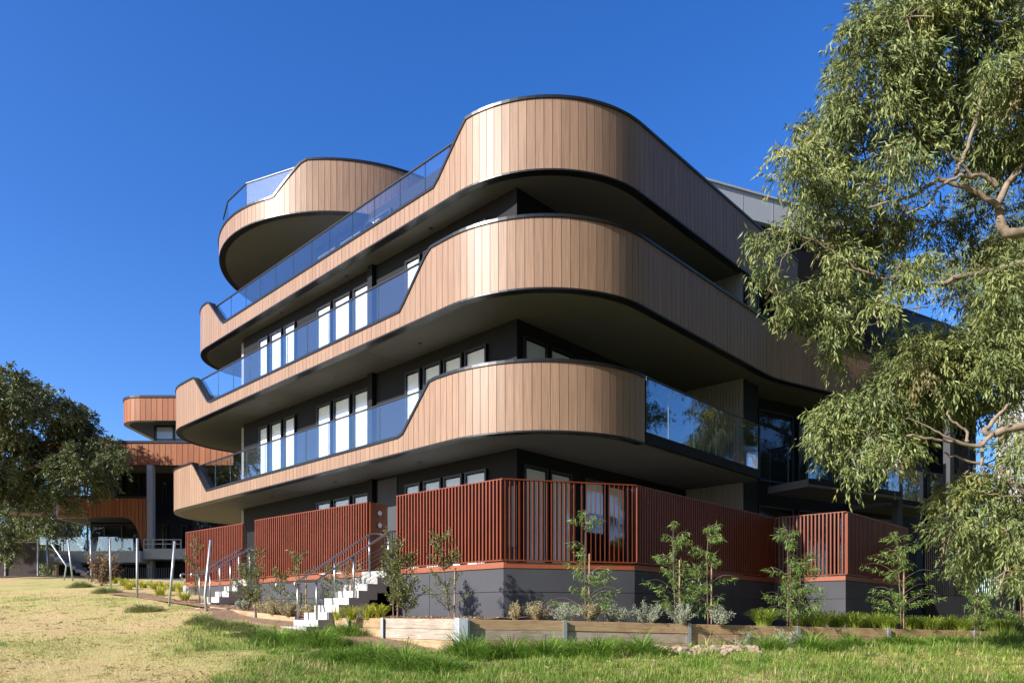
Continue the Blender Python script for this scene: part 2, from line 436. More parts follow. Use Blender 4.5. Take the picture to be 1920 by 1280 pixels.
# floor slabs / soffits
def slab(poly, z0, th, name='floor_slab', mat='soffit'):
    MB().prism([ab(*p) for p in poly], z0, z0 + th).build(name, mat, BLD)
def inner(path, off=.2):
    q = resample(path, .25); tn = unit(np.gradient(q, axis=0)); out = np.stack([tn[:, 1], -tn[:, 0]], 1)
    if out[len(q) // 2] @ np.array([-.3, -1]) < 0: out = -out
    return [tuple(x) for x in (q - out * off)]
wing_end = np.array([-2.78, 9.1]) + WD * 9
slab(inner(p2) + [(4, wing_end[1]), (17, 6)], Z2 - .03, .3)
slab(inner(p1[:-1]) + [(-2.35, 1.72), (-2.35, 7.8), (-2, 7.85), (4, 9), (17, 6)], Z1 - .03, .27)
slab(inner(p3) + [(4, 12), (17, 6)], Z3 - .03, .3)
slab(inner(p3w) + [(4, 22), (4, 13)], Z3 - .03, .3)
slab(inner(p4) + [(15, 9)], Z4 - .03, .3)
slab(inner(p4, 1.2) + [(15, 9)], Z4 + .3, .2, 'roof_deck', 'pale')
# core walls
core = [(13.75, 0), (0, 0), (0, 7.8), (-1.95, 7.8), (-1.95, 8.75), (-1.0, 8.75), (-1.0, 9.6)] + [tuple(np.array([-1.35, 9.6]) + WD * t) for t in (0, 9)] + [(6, 18.5), (13.75, 10)]
MB().prism([ab(*p) for p in core], -.6, Z3 + .02).build('wall', 'wall', BLD)
MB().prism([ab(*p) for p in [(11.5, 1.6), (4.5, 1.6), (4.5, 9), (11.5, 9)]], Z3 + .25, Z4 + .02).build('penthouse_wall', 'wall', BLD)
# upper right storey with grey metal roof fascia
u0, u1 = np.array([.9, 5.6]), np.array([-3.1, 14.6]); ub = [(3, 16), (7, 6)]
MB().prism([ab(*(u0 + (.15, .06))), ab(*(u1 + (.25, -.1)))] + [ab(*p) for p in ub], Z3 + .25, 13.28).build('upper_wall', 'wall', BLD)
rf = MB().prism([ab(*u0), ab(*u1)] + [ab(*p) for p in ub], 13.2, 14.05).build('roof', 'roof', BLD)
rc = MB(); du = unit(u1 - u0); no = np.array([-du[1], du[0]]); no = no if no[0] < 0 else -no
A, B = ab(*(u0 + no * .05)), ab(*(u1 + no * .05)); A2, B2 = ab(*(u0 - no * .2)), ab(*(u1 - no * .2))
rc.prism([A, B, B2, A2], 14.055, 14.12); rc.build('roof_capping', 'roof', rf)
sm = MB()
for t in np.arange(.8, 9.6, 1.25):
    p = u0 + du * t; q = p + du * .02
    sm.prism([ab(*(p + no * .006)), ab(*(q + no * .006)), ab(*(q - no * .01)), ab(*(p - no * .01))], 13.21, 14.05)
sm.build('seam', 'galv', rf)

# soffit joints and small round downlights
for zz, b0, js in ((Z3 - .034, -.45, (5.2, 8.7, 12.2)), (Z2 - .034, -1.2, (4.4, 9.0, 12.6)), (Z1 - .034, -1.2, (4.6, 9.2, 12.4))):
    m = MB()
    for a_ in js: m.box((*ab(a_, b0), zz), (*(DL * .014), 0), (*(DR * (-b0 - .02)), 0), (0, 0, .003))
    m.build('soffit_joint', 'cap', BLD)
    for a_ in (2.9, 6.8, 10.6):
        c_ = ab(a_, b0 * .5); MB().tube([(*c_, zz - .012), (*c_, zz + .003)], .055, 16).build('downlight', 'cap', BLD)

# windows
def window(p, d, nrm, w, z0, z1, blind=1.0, split=None):
    """p,d,nrm plan vectors in world; framed pane with a roller blind behind"""
    p = np.array(p); d = np.array(d); nrm = np.array(nrm); fw = .055; dep = .085
    f = MB()
    def bx(s0, s1, za, zb, n0, n1, m): m.box((*(p + d * s0 + nrm * n0), za), (*(d * (s1 - s0)), 0), (*(nrm * (n1 - n0)), 0), (0, 0, zb - za))
    bx(-fw, 0, z0 - fw, z1 + fw, .003, dep, f); bx(w, w + fw, z0 - fw, z1 + fw, .003, dep, f)
    bx(0, w, z1, z1 + fw, .003, dep, f); bx(0, w, z0 - fw, z0, .003, dep, f)
    fo = f.build('window', 'frame', BLD)
    m = MB(); bx(0, w, z0, z1, .055, .063, m); m.build('pane', 'pane', fo)
    if blind > 0:
        m = MB(); zb = z1 - (z1 - z0) * blind; bx(.005, w - .005, zb, z1 - .03, .022, .026, m); m.build('blind', 'blind', fo)
G1 = [(11.90, 12.44), (10.95, 11.62), (10.08, 10.69)]
G2 = [(7.94, 8.65), (6.90, 7.68), (5.95, 6.62)]
G3 = [(3.59, 4.13), (2.73, 3.34), (1.92, 2.52), (1.03, 1.70)]
GR = [(.26, 1.01), (1.21, 1.96), (2.6, 3.4), (3.6, 4.4)]
for fl, head in ((1.25, 3.74), (4.5, 6.83), (7.6, 9.93)):
    for gi, g in enumerate((G1, G2, G3)):
        for wi, (a0, a1) in enumerate(g):
            bl = (1.0, .985, 1.0, .96, 1.0, .93, .99)[(gi * 5 + wi * 3 + int(fl)) % 7]
            if fl < 2 and gi == 0: continue
            window(ab(a0, 0), DL, -DR, a1 - a0, fl + .1, head, bl)
    for (b0, b1) in GR:
        if fl > 7 or (fl > 4 and b0 > 2): continue
        window(ab(0, b0), DR, -DL, b1 - b0, fl + .1, head, 1.0 if b0 < 2.5 else .35)
# shaded sliding doors and wing windows
for fl, head in ((4.5, 6.8),):
    window(ab(0, 2.6), DR, -DL, 2.0, fl + .1, head, 0); window(ab(0, 4.9), DR, -DL, 2.0, fl + .1, head, .0)
WDw = unit(WD[0] * DL + WD[1] * DR); WNw = np.array([WDw[1], -WDw[0]])
def wingp(t, off=0): return ab(*(np.array([-1.35, 9.6]) + WD * t)) + WNw * off
for fl, head in ((1.25, 3.7), (4.5, 6.8), (7.6, 9.9)):
    for t in (.3, 2.2, 4.3, 6.2):
        window(wingp(t), WDw, WNw, 1.55, fl + .1, head, 0)
window(ab(-1.95, 7.95), DR, -DL, .65, 7.7, 9.9, 0); 
window(ab(-1.0, 8.85), DR, -DL, .6, 1.5, 3.5, 0)
for (a0, a1) in ((10.1, 11.3), (8.6, 9.9), (7.0, 8.3)):
    window(ab(a0, 1.6), DL, -DR, a1 - a0, Z3 + .35, Z4 - .35, .5 if a0 > 8 else 0)
# ribbed return wall
for za, zb in ((1.2, Z1 - .04), (Z1 + .25, Z2 - .04), (Z2 + .28, Z3 - .04)):
    m = MB(); a_e = -1.93
    k = 0.0
    while k < 1.85:
        m.box((*ab(a_e + k, 7.8 - .05), za), (*(DL * .07), 0), (*(-DR * .025), 0), (0, 0, zb - za)); k += .1
    m.box((*ab(a_e - .01, 7.8 - .004), za), (*(DL * 1.9), 0), (*(-DR * .046), 0), (0, 0, zb - za))
    m.build('ribbed_wall_panel', 'corr', BLD)
# downpipe and round columns
for za, zb in ((1.2, Z1 - .04), (Z1 + .25, Z2 - .04), (Z2 + .28, Z3 - .04)):
    MB().box((*ab(5.62, -.02), za), (*(DL * .22), 0), (*(-DR * .13), 0), (0, 0, zb - za)).build('downpipe', 'wall', BLD)
    pc = ab(14.15, .3); MB().tube([(*pc, za), (*pc, zb)], .17, 20).build('column', 'pale', BLD, False)
MB().box((*ab(4.62, -.004), 1.2), (*(DL * .9), 0), (*(-DR * .02), 0), (0, 0, Z1 - 1.3)).build('rendered_panel', 'render', BLD)

# balustrades
def balustrade(joints, pf, z0, z1, rail=True, mat='glass', tiny=.012):
    """joints: parameters along; pf(s)->plan world point"""
    m = MB(); P = [np.array(pf(s)) for s in joints]
    for A, B in zip(P[:-1], P[1:]):
        d = unit(B - A); n = np.array([d[1], -d[0]])
        m.box((*(A - d * .002 - n * .025), z1), (*(B - A + d * .004), 0), (*(n * .05), 0), (0, 0, .035))
    root = m.build('balustrade', 'blackrail', BLD)
    for A, B in zip(P[:-1], P[1:]):
        d = unit(B - A); n = np.array([d[1], -d[0]])
        gp = MB().box((*(A + d * tiny - n * .006), z0), (*(B - A - 2 * d * tiny), 0), (*(n * .012), 0), (0, 0, z1 - z0 - .002)).build('glass_panel', mat, root)
        gp.data.materials.append(M['gedge'])
        for pg in gp.data.polygons:
            if abs(pg.normal.x * d[0] + pg.normal.y * d[1]) > .9: pg.material_index = 1
    return root
balustrade([.5, 1.66, 2.63, 3.69, 4.86, 5.95, 7.17, 8.19, 9.33, 10.46, 11.57, 12.62, 13.79, 15.2], lambda a: ab(a, -.82 + .16 + (a - 1.1) * .0158), 10.6, 11.80)
balustrade([1.2, 2.38, 3.59, 4.78, 5.96, 7.08, 8.25, 9.51, 10.63, 11.82, 12.98, 14.4], lambda a: ab(a, -1.58 + .16 + (a - .6) * .0086), 7.5, 8.69)
balustrade([1.15, 2.32, 3.52, 4.71, 5.91, 7.09, 8.3, 9.51, 10.71, 11.87, 13.00, 14.3], lambda a: ab(a, -1.57 + .16), 4.4, 5.57)
pth4 = lambda t: ab(12.6 - 4.94 * math.sin(R(t)), 4.15 - 4.94 * math.cos(R(t)))
balustrade([-72, -55, -40, -26, -11, 6.5, 31.5], pth4, 13.8, 15.05)
balustrade([1.85, 2.83, 4.06, 5.24, 6.51, 7.75], lambda b_: ab(-2.42, b_), 4.46, 5.72)
balustrade([-2.42, -1.96], lambda a: ab(a, 7.75), 4.46, 5.72)
MB().prism([ab(-2.455, 1.80), ab(-2.455, 7.84), ab(-2.36, 7.84), ab(-2.36, 1.80)], 4.19, 4.44).build('slab_edge', 'wall', BLD)
pe = lambda t: ab(16.9 - 0 * t, t)
balustrade([.9, 2.4, 3.9, 5.4], pe, 10.6, 11.8)
# wing balconies, level one
wb = np.array([-3.42, 8.95])
def wbp(t, off=0.): return np.array(ab(*(wb + WD * t))) + WNw * off
for (t0, t1, o0, zz) in ((0, 4.6, 0, 4.0), (5.0, 8.6, -.7, 3.95)):
    A, B = wbp(t0, o0), wbp(t1, o0); A2, B2 = wbp(t0, o0 - 1.5), wbp(t1, o0 - 1.5)
    MB().prism([A, B, B2, A2], zz, zz + .22).build('balcony_slab', 'soffit', BLD)
    e = MB(); n_ = WNw * .012; e.prism([A + n_, B + n_, B + WNw * .002, A + WNw * .002], zz + .08, zz + .24); e.build('slab_edge', 'wall', BLD)
    js = list(np.linspace(t0 + .04, t1 - .04, 5 if t0 == 0 else 4))
    balustrade(js, lambda t, o0=o0: wbp(t, o0 - .05), zz + .22, zz + 1.33)
    if t0 == 0: balustrade([-.08, -.75, -1.45], lambda o_: wbp(.04, o_), zz + .22, zz + 1.33)
for (t, off) in ((4.8, -.15), (7.9, -.2)):
    p = wbp(t, off); m = MB(); m.box((*(p - WDw * .12), -.5), (*(WDw * .24), 0), (*(-WNw * .24), 0), (0, 0, Z2 + .4)); m.build('post', 'render', BLD)  # light grey posts; charcoal render puts their shade into the colour
# terrace floor of the ground storey
def apt(t, off=0): return C1 + ADIR * t + ANRM * off
C1 = np.array([-.176, 15.2]); C2 = np.array([2.653, 15.92])
terr = [apt(14, .1), apt(0, .1), (2.6, 16.05), ab(-2.9, 7.7), ab(-4.8, 7.85), ab(-4.85, 13), ab(4, 14), ab(14, 6)]
MB().prism([tuple(p) for p in terr], .9, 1.19).build('terrace_floor', 'pale', BLD)

# ------------------------------------------------------------------ retaining walls and rust slat screens
E1, E2, E3, E4 = np.array(ab(-3.02, 7.48)), np.array(ab(-4.94, 7.62)), np.array(ab(-5.05, 12.7)), None
def wall_run(segs, label, top=1.10, beam=(1.115, 1.235), loc=None):
    root = thing('retaining_wall', label, 'wall', (*segs[0][0], 0), 'charcoal retaining walls')
    m = MB(); bm_ = MB(); gr = MB()
    for A, B in segs:
        A, B = np.array(A), np.array(B); d = unit(B - A); n = np.array([d[1], -d[0]])
        if n[1] > 0: n = -n
        L = np.linalg.norm(B - A)
        # courses with a real groove between them, panels butt end to end
        zs = [-.7, .62, top]
        k = 0
        cuts = [0] + [x for x in np.arange(2.2, L - .5, 2.2)] + [L]
        for c0, c1 in zip(cuts[:-1], cuts[1:]):
            for za, zb in zip(zs[:-1], zs[1:]):
                g0 = .006 if c0 > 0 else 0; g1 = .006 if c1 < L else 0
                m.box((*(A + d * (c0 + g0)), za + .006), (*(d * (c1 - c0 - g0 - g1)), 0), (*(-n * .2), 0), (0, 0, zb - za - .012))
        gr.box((*(A - n * .012 + d * .004), -.7), (*(d * (L - .008)), 0), (*(-n * .15), 0), (0, 0, top + .69))
        bm_.box((*(A - n * .004 + d * .002), beam[0]), (*(d * (L - .004)), 0), (*(-n * .1), 0), (0, 0, beam[1] - beam[0]))
    m.build('wall_face', 'render', root); gr.build('wall_core', 'wall', root); bm_.build('edge_beam', 'beam', root)
    return root
wall_run([(apt(0), apt(3.25)), (C1, C2), (C2, E1), (E1, E2), (E2, E3)], 'long charcoal retaining wall with chamfered corner below the rust slat screens')
wall_run([(apt(4.32), apt(9.3))], 'charcoal retaining wall between the two white stairs')
wall_run([(apt(10.25), apt(13.6))], 'short charcoal retaining wall left of the far white stair')
def screen(A, B, label, z0=1.27, z1=2.96, mode='A', pitch=.1, posts=True):
    A, B = np.array(A, float), np.array(B, float); d = unit(B - A); L = np.linalg.norm(B - A)
    n = np.array([d[1], -d[0]]); n = n if n[1] < 0 else -n
    root = thing('slat_screen', label, 'screen', (*A, z0), 'rust slat screens')
    sl = MB(); k = pitch * .5
    if mode == 'A': da, db, wa, wb_ = d, -n, .036, .085         # face on, square bars
    elif mode == 'B': da, db, wa, wb_ = DR, unit(-DL * 1.0), .055, .012   # blades turned from the sun
    else: da, db, wa, wb_ = unit(d * .25 - n), d, .06, .014
    while k < L - .02:
        p = A + d * k
        sl.box((*(p - da * wa * .5 - db * wb_ * .5), z0 + .02), (*(da * wa), 0), (*(db * wb_), 0), (0, 0, z1 - z0 - .045))
        k += pitch * (1 + .02 * (random.random() - .5))
    sl.build('slat_panel', 'slat', root)
    for zz, h in ((z0 - .01, .028), (z1 - .022, .022)):
        MB().box((*(A - n * .032), zz), (*(d * L), 0), (*(n * .064), 0), (0, 0, h)).build('rail', 'slat', root)
    if posts:
        for s_ in np.linspace(.1, L - .1, max(2, int(L / 1.4) + 1)):
            MB().box((*(A + d * (s_ - .025) - n * .09), 1.24), (*(d * .05), 0), (*(n * -.05), 0), (0, 0, z1 - 1.3)).build('post', 'blackrail', root)
    return root
CM = C1 + (C2 - C1) * (138 / 246.0) * 1.01
screen(apt(3.30), C1, 'sunlit rust slat screen directly right of the near stair')
screen(C1, CM, 'see-through chamfer slat screen with dark turned blades at the building corner', mode='B', pitch=.1)
screen(CM, C2, 'see-through chamfer slat screen with thin bright orange edges', mode='C', pitch=.105)
screen(C2, E1, 'shaded dark rust slat screen running back along the right facade')
screen(E1, E2, 'jutting slat screen with a few sunlit slats at its right end')
screen(E2, E3, 'dark slat screen receding right behind the tallest saplings')
screen(apt(9.42), apt(4.34), 'rust slat screen between the two white stairs', z1=2.93)
screen(apt(13.55), apt(10.05), 'far left rust slat screen beside the round column', z1=2.90)

# ------------------------------------------------------------------ stairs and handrails
def staircase(t0, t1, nrise, zb, label):
    root = thing('staircase', label, 'stairs', (*apt((t0 + t1) / 2), zb), 'white concrete stairs')
    rise = (1.2 - zb) / nrise; tread = .27
    m = MB()
    for i in range(nrise):
        n0 = -(nrise - i) * tread
        p = apt(t0, n0); 
        zt = zb + (i + 1) * rise; zl = max(zb - .3, zt - rise - .20)
        m.box((*p, zl), (*(ADIR * (t1 - t0)), 0), (*(ANRM * (tread - .002 if i < nrise - 1 else tread + .1)), 0), (0, 0, zt - zl - .002 * (i % 2)), .5)
    m.build('steps', 'white', root)
    pad = MB(); p = apt(t0 - .03, -(nrise + 1.15) * tread); pad.box((*p, zb - .4), (*(ADIR * (t1 - t0 + .06)), 0), (*(ANRM * 1.14 * tread), 0), (0, 0, .4 + .02)); pad.build('landing_pad', 'white', root)
    return root
def handrail(t, nrise, zb, label, tip=1):
    tread = .27; rise = (1.2 - zb) / nrise; H = .93
    root = thing('handrail', label, 'handrail', (*apt(t, -nrise * tread), zb), 'stainless stair handrails')
    f = lambda n_, z: (*apt(t, n_), z)
    nb = -nrise * tread - .02; pts = []
    z_b = zb + H + .03
    # returned loop at the bottom
    for q in np.linspace(-90, 90, 7): pts.append(f(nb - .42 - .06 * math.cos(R(q)), z_b - .06 - .06 * -math.sin(R(q))))
    pts += [f(nb - .2, z_b), f(nb + .02, z_b + .015)]
    pts += [f(nb + (0 - nb) * s_, z_b + .015 + (1.2 - zb) * s_) for s_ in (.25, .5, .75, .96)] + [f(.12, 1.2 + H + .02), f(.38, 1.2 + H + .0)]
    MB().tube(pts, .025, 10).build('rail', 'steel', root, True)
    pn = [nb + .06, nb * .52, -.12]
    for n_ in pn:
        i = max(0, min(nrise - 1, int((n_ + nrise * tread) / tread)))
        zs = zb + (i + 1) * rise; zt = z_b + .015 + (1.2 - zb) * (n_ - nb) / -nb
        MB().tube([f(n_, zs - .02), f(n_, zt - .01)], .024, 10).build('post', 'steel', root, True)
    c = MB()
    for k in range(1, 8):
        h = .1 * k
        c.tube([f(nb * .52, zb + (1.2 - zb) * .48 + h + .1), f(-.12, 1.12 + h)], .004, 5)
    c.build('cable', 'steel', root, True)
staircase(3.36, 4.26, 8, -.12, 'near white concrete stair rising beside the timber planter')
handrail(3.46, 8, -.12, 'right handrail of the near white stair'); handrail(4.16, 8, -.12, 'left handrail of the near white stair')
staircase(9.45, 10.2, 5, .36, 'far white concrete stair behind the leaning steel posts')
handrail(9.53, 5, .36, 'right handrail of the far white stair'); handrail(10.12, 5, .36, 'left handrail of the far white stair')
ip = thing('intercom_panel', 'dark rust entry panel with two round lights beside the near stair', 'panel', (*apt(4.31, 0), 1.2))
MB().box((*apt(4.30, .02), 1.2), (*(ADIR * .035), 0), (*(ANRM * .55), 0), (0, 0, 1.72)).build('panel', 'slat', ip)
for z_ in (2.68, 2.38): MB().tube([(*apt(4.30, .3), z_), (*apt(4.27, .3), z_)], .06, 18).build('light', 'galv', ip)
# low black gate fence at the terrace opening
g = thing('gate', 'low black bar gate at the top of the near stair', 'gate', (*apt(3.4, .3), 1.2))
m = MB()
for k in np.arange(0, .78, .09): m.box((*apt(3.42 + k, .35), 1.22), (*(ADIR * .02), 0), (*(ANRM * .02), 0), (0, 0, .95))
m.build('bars', 'blackrail', g); MB().box((*apt(3.40, .345), 2.17), (*(ADIR * .84), 0), (*(ANRM * .03), 0), (0, 0, .03)).build('rail', 'blackrail', g)

# ------------------------------------------------------------------ timber sleeper walls
def sleeper_wall(p0, d, n, posts, zf, label, nb=4, post_w=.075, corner=False, greys=None, hts=.195):
    root = thing('sleeper_wall', label, 'timber wall', (*(p0 + d * posts[0]), 0), 'timber sleeper planter walls')
    bi = 0
    for t0, t1 in zip(posts[:-1], posts[1:]):
        for k in range(nb):
            A, B = p0 + d * (t0 + .012), p0 + d * (t1 - .012); m = MB()
            za, zb = float(zf(t0)) - k * .2, float(zf(t1)) - k * .2
            jit = (random.random() - .5) * .012
            A = A - n * jit; B = B - n * jit
            gr = greys(bi, k) if greys else random.random() * .5
            h = hts
            lo = [v3(A, za - h), v3(B, zb - h), v3(B + n * .075, zb - h), v3(A + n * .075, za - h)]
            hi = [v3(A, za), v3(B, zb), v3(B + n * .075, zb), v3(A + n * .075, za)]
            for f in ((lo[0], lo[1], hi[1], hi[0]), (lo[1], lo[2], hi[2], hi[1]), (lo[2], lo[3], hi[3], hi[2]), (lo[3], lo[0], hi[0], hi[3]), hi, lo[::-1]):
                m.face(f, gr)
            o_ = m.build('sleeper', 'timber', root)
            bv = o_.modifiers.new('soft', 'BEVEL'); bv.width = .005; bv.segments = 1
            bm = bmesh.new(); bm.from_mesh(o_.data); bmesh.ops.remove_doubles(bm, verts=bm.verts, dist=1e-5); bmesh.ops.recalc_face_normals(bm, faces=bm.faces); bm.to_mesh(o_.data); bm.free()
        bi += 1
    for i, t in enumerate(posts):
        p = p0 + d * t; w = post_w
        z_ = float(zf(t))
        m = MB(); m.box((*(p - d * w / 2 - n * .06), z_ - .95), (*(d * w), 0), (*(n * .008), 0), (0, 0, .965))
        m.box((*(p - d * .004 - n * .052), z_ - .95), (*(d * .008), 0), (*(n * .14), 0), (0, 0, .962))
        m.build('post', 'galv', root)
    return root
sleeper_wall(PC, ADIR, ANRM, [.06, 2.24, 3.36, 4.57], plz_left, 'sunlit pale timber sleeper wall between the near stair and the corner post', 5,
    greys=lambda b_, k: (.85, .9, .15, .1, .3)[k] if b_ == 0 else .12)
sleeper_wall(PC, RDIR, RNRM, [.06, 1.97, 4.66, 7.3, 9.7, 12.2, 14.2], plz_right, 'long shaded brown timber sleeper wall running right of the corner post', 4,
    greys=lambda b_, k: (.1, .75, .25, .2)[k] if b_ < 2 else (.05, .2, .2, .2)[k])
sleeper_wall(PC, ADIR, ANRM, [5.3, 7.0, 8.3, 9.3], plz_left, 'low single board timber edging between the two white stairs', 2, greys=lambda b_, k: .15, post_w=.03)
cp_ = MB(); cp_.box((PC[0] - .085, PC[1] - .1, -.95), (.16, 0.01, 0), (-.02, .012, 0), (0, 0, 1.02)); cp_.box((PC[0] - .085, PC[1] - .09, -.95), (.012, 0, 0), (-.09, .09, 0), (0, 0, 1.02))
tag(cp_.build('corner_post', 'galv'), 'wide galvanised steel post on the planter corner', 'post')

exec_parts = True
# ------------------------------------------------------------------ left (rust clad) building
LB = thing('apartment_building', 'rust coloured apartment building partly hidden behind the left gum tree', 'building', (-22, 44, 2))
YL = 42.0
def lx(u): return (u - U0) / F * YL
def lz(v): return (V0 - v) / F * YL
def lband(path, z0, z1, zt=None, parent=LB, mat='rust', step=.32):
    q = resample(path, step); n = len(q); tn = unit(np.gradient(q, axis=0)); out = np.stack([tn[:, 1], -tn[:, 0]], 1)
    m = MB()
    for i in range(n - 1):
        e = unit(q[i + 1] - q[i]); A, B = q[i] + e * .012, q[i + 1] - e * .012
        zb0, zb1 = (z0(q[i]), z0(q[i + 1])) if callable(z0) else (z0, z0)
        m.face([v3(A, zb0), v3(B, zb1), v3(B, z1), v3(A, z1)])
    fo = m.build('clad_band', mat, parent)
    m = MB()
    for i in range(n - 1):
        zb0, zb1 = (z0(q[i]), z0(q[i + 1])) if callable(z0) else (z0, z0)
        A, B = q[i] - out[i] * .02, q[i + 1] - out[i + 1] * .02
        m.face([v3(A, zb0), v3(B, zb1), v3(B, z1), v3(A, z1)])
        A2, B2 = q[i] - out[i] * .3, q[i + 1] - out[i + 1] * .3
        m.face([v3(B2, zb1), v3(A2, zb0), v3(A2, z1), v3(B2, z1)]); m.face([v3(A2, zb0), v3(B2, zb1), v3(B, zb1), v3(A, zb0)])
        C, D = q[i] + out[i] * .05, q[i + 1] + out[i + 1] * .05
        m.face([v3(C, z1 + .004), v3(D, z1 + .004), v3(D, z1 + .13), v3(C, z1 + .13)]); m.face([v3(C, z1 + .13), v3(D, z1 + .13), v3(B2, z1 + .13), v3(A2, z1 + .13)]); m.face([v3(D, z1 + .004), v3(C, z1 + .004), v3(A2, z1 + .004), v3(B2, z1 + .004)])
    m.build('coping', 'cap', fo)
    return fo
def carc(cx, cy, r, t0, t1, n=16): return [(cx + r * math.cos(R(t)), cy + r * math.sin(R(t))) for t in np.linspace(t0, t1, n)]
# top storey
rr = 1.55; xl = lx(238) * (YL + rr) / YL
ptop = [(xl, YL + 9)] + carc(xl + rr, YL + rr, rr, 180, 270) + [(lx(420), YL)]
lband(ptop, lz(788), lz(745))
MB().prism([(xl + .3, YL + 8), (xl + .3, YL + rr)] + carc(xl + rr, YL + rr, rr - .3, 185, 268, 8) + [(lx(420), YL + .3), (lx(420), YL + 8)], lz(787), lz(781)).build('soffit', 'soffit', LB)
MB().prism([(lx(268), YL + 1.3), (lx(420), YL + 1.3), (lx(420), YL + 8), (lx(268), YL + 8)], lz(835), lz(786)).build('wall', 'wall', LB)
def lwin(u0, u1, v0, v1, y, blind=0, npane=1):
    x0, x1, z0, z1 = lx(u0) , lx(u1), lz(v1), lz(v0); k = y / YL
    x0 *= k; x1 *= k; z0 *= k; z1 *= k
    m = MB(); w = .07
    m.box((x0 - w, y - .1, z0 - w), (x1 - x0 + 2 * w, 0, 0), (0, .096, 0), (0, 0, w)); m.box((x0 - w, y - .1, z1), (x1 - x0 + 2 * w, 0, 0), (0, .096, 0), (0, 0, w))
    for i in range(npane + 1):
        xx = x0 + (x1 - x0) * i / npane; m.box((xx - w / 2, y - .1, z0), (w, 0, 0), (0, .096, 0), (0, 0, z1 - z0))
    fo = m.build('window', 'frame', LB)
    MB().box((x0, y - .06, z0), (x1 - x0, 0, 0), (0, .01, 0), (0, 0, z1 - z0)).build('pane', 'pane', fo)
    if blind: MB().box((x0 + .02, y - .03, z0 + (z1 - z0) * (1 - blind)), (x1 - x0 - .04, 0, 0), (0, .005, 0), (0, 0, (z1 - z0) * blind)).build('blind', 'blind', fo)
lwin(293, 326, 801, 831, YL + 1.3, .7); lwin(328, 360, 801, 831, YL + 1.3, .7)
# long middle band
lband([(lx(60), YL - .2), (lx(440), YL - .2)], lz(873), lz(832))
MB().prism([(lx(60), YL + .12), (lx(440), YL + .12), (lx(440), YL + 9), (lx(60), YL + 9)], lz(872), lz(862)).build('floor_slab', 'soffit', LB)
# recessed walls
MB().prism([(lx(128), YL + 2.2), (lx(470), YL + 2.2), (lx(470), YL + 9), (lx(128), YL + 9)], 0, lz(868)).build('wall', 'wall', LB)
# lower band with a curved leg
xa, xb, xc = lx(95), lx(232), lx(266)
def legz(p):
    t = np.clip((p[0] - xb) / (xc - xb), 0, 1)
    return float(lz(970) - (lz(970) - lz(1030)) * (1 - math.sqrt(max(0, 1 - t ** 2.2))))
lband([(xa, YL + 5)] + carc(xa + .8, YL - .1 + .8, .8, 180, 270, 6) + list(zip(np.linspace(xa + .85, xc, 26), [YL - .1] * 26)) + [(lx(276), YL - .1)], legz, lz(934), step=.22)
MB().prism([(xa + .3, YL + .3), (xb, YL + .3), (xb, YL + 5), (xa + .3, YL + 5)], lz(969), lz(962)).build('floor_slab', 'soffit', LB)
MB().box((lx(280), YL - .3, 1.6), (.33, 0, 0), (0, .33, 0), (0, 0, lz(873) - 1.6)).build('column', 'pale', LB)
for u0_, u1_, v0_, v1_ in ((307, 313, 905, 965), (307, 313, 985, 1030), (342, 352, 985, 1025)): lwin(u0_, u1_, v0_, v1_, YL + 2.2)
lwin(365, 435, 975, 1000, YL + 2.2, .0, 3)
lwin(165, 262, 880, 925, YL + 2.2, 0, 3); lwin(165, 262, 985, 1035, YL + 2.2, 0, 3); lwin(128, 160, 912, 940, YL + 2.2, 0, 2)
# deck slabs
MB().prism([(lx(88), YL - 1.2), (lx(283), YL - 1.2), (lx(283), YL + 3), (lx(88), YL + 3)], lz(1057), lz(1036)).build('deck_slab', 'white', LB)
MB().prism([(lx(283) + .01, YL - .9), (lx(365), YL - .9), (lx(365), YL + 3), (lx(283) + .01, YL + 3)], lz(1050), lz(1031)).build('deck_slab', 'white', LB)
for u_a, u_b in ((96, 140), (140, 180), (180, 222), (222, 268)):
    MB().box((lx(u_a) + .02, YL - 1.05, lz(1036)), (lx(u_b) - lx(u_a) - .04, 0, 0), (0, .012, 0), (0, 0, .8)).build('glass_panel', 'glass', LB)
rl = MB()
for vv in (1014, 1022): rl.tube([(lx(283), YL - .8, lz(vv)), (lx(352), YL - .8, lz(vv))], .03, 6)
for u_ in (283, 291, 300, 318, 336, 351): rl.tube([(lx(u_), YL - .8, lz(1032)), (lx(u_), YL - .8, lz(1014))], .03, 6)
rl.build('railing', 'white', LB)
MB().prism([(lx(100), YL + .5), (lx(365), YL + .5), (lx(365), YL + 3), (lx(100), YL + 3)], 1.0, lz(1052)).build('base_wall', 'wall', LB)
st = MB()
for i in range(9):
    st.box((lx(140) + i * .28, YL - 2.3, lz(1050) - i * .17), (.28, 0, 0), (0, 1.1, 0), (0, 0, .18))
st.build('steps', 'pale', LB)
MB().tube([(lx(140), YL - 2.35, lz(1034)), (lx(200), YL - 2.35, lz(1066))], .035, 6).build('stair_rail', 'steel', LB)
b_ = MB()
for k in np.arange(lx(236), lx(350), .13): b_.box((k, YL - 1.5, lz(1092)), (.03, 0, 0), (0, .03, 0), (0, 0, .75))
tag(b_.build('bar_fence', 'blackrail'), 'low black bar fence under the deck of the rust coloured building', 'fence')
tag(MB().box((lx(230) * .9, YL * .9, lz(1095) * .9), (3.6, 0, 0), (0, .3, 0), (0, 0, .3)).build('kerb', 'white'), 'long low white concrete edging behind the leaning posts', 'kerb')

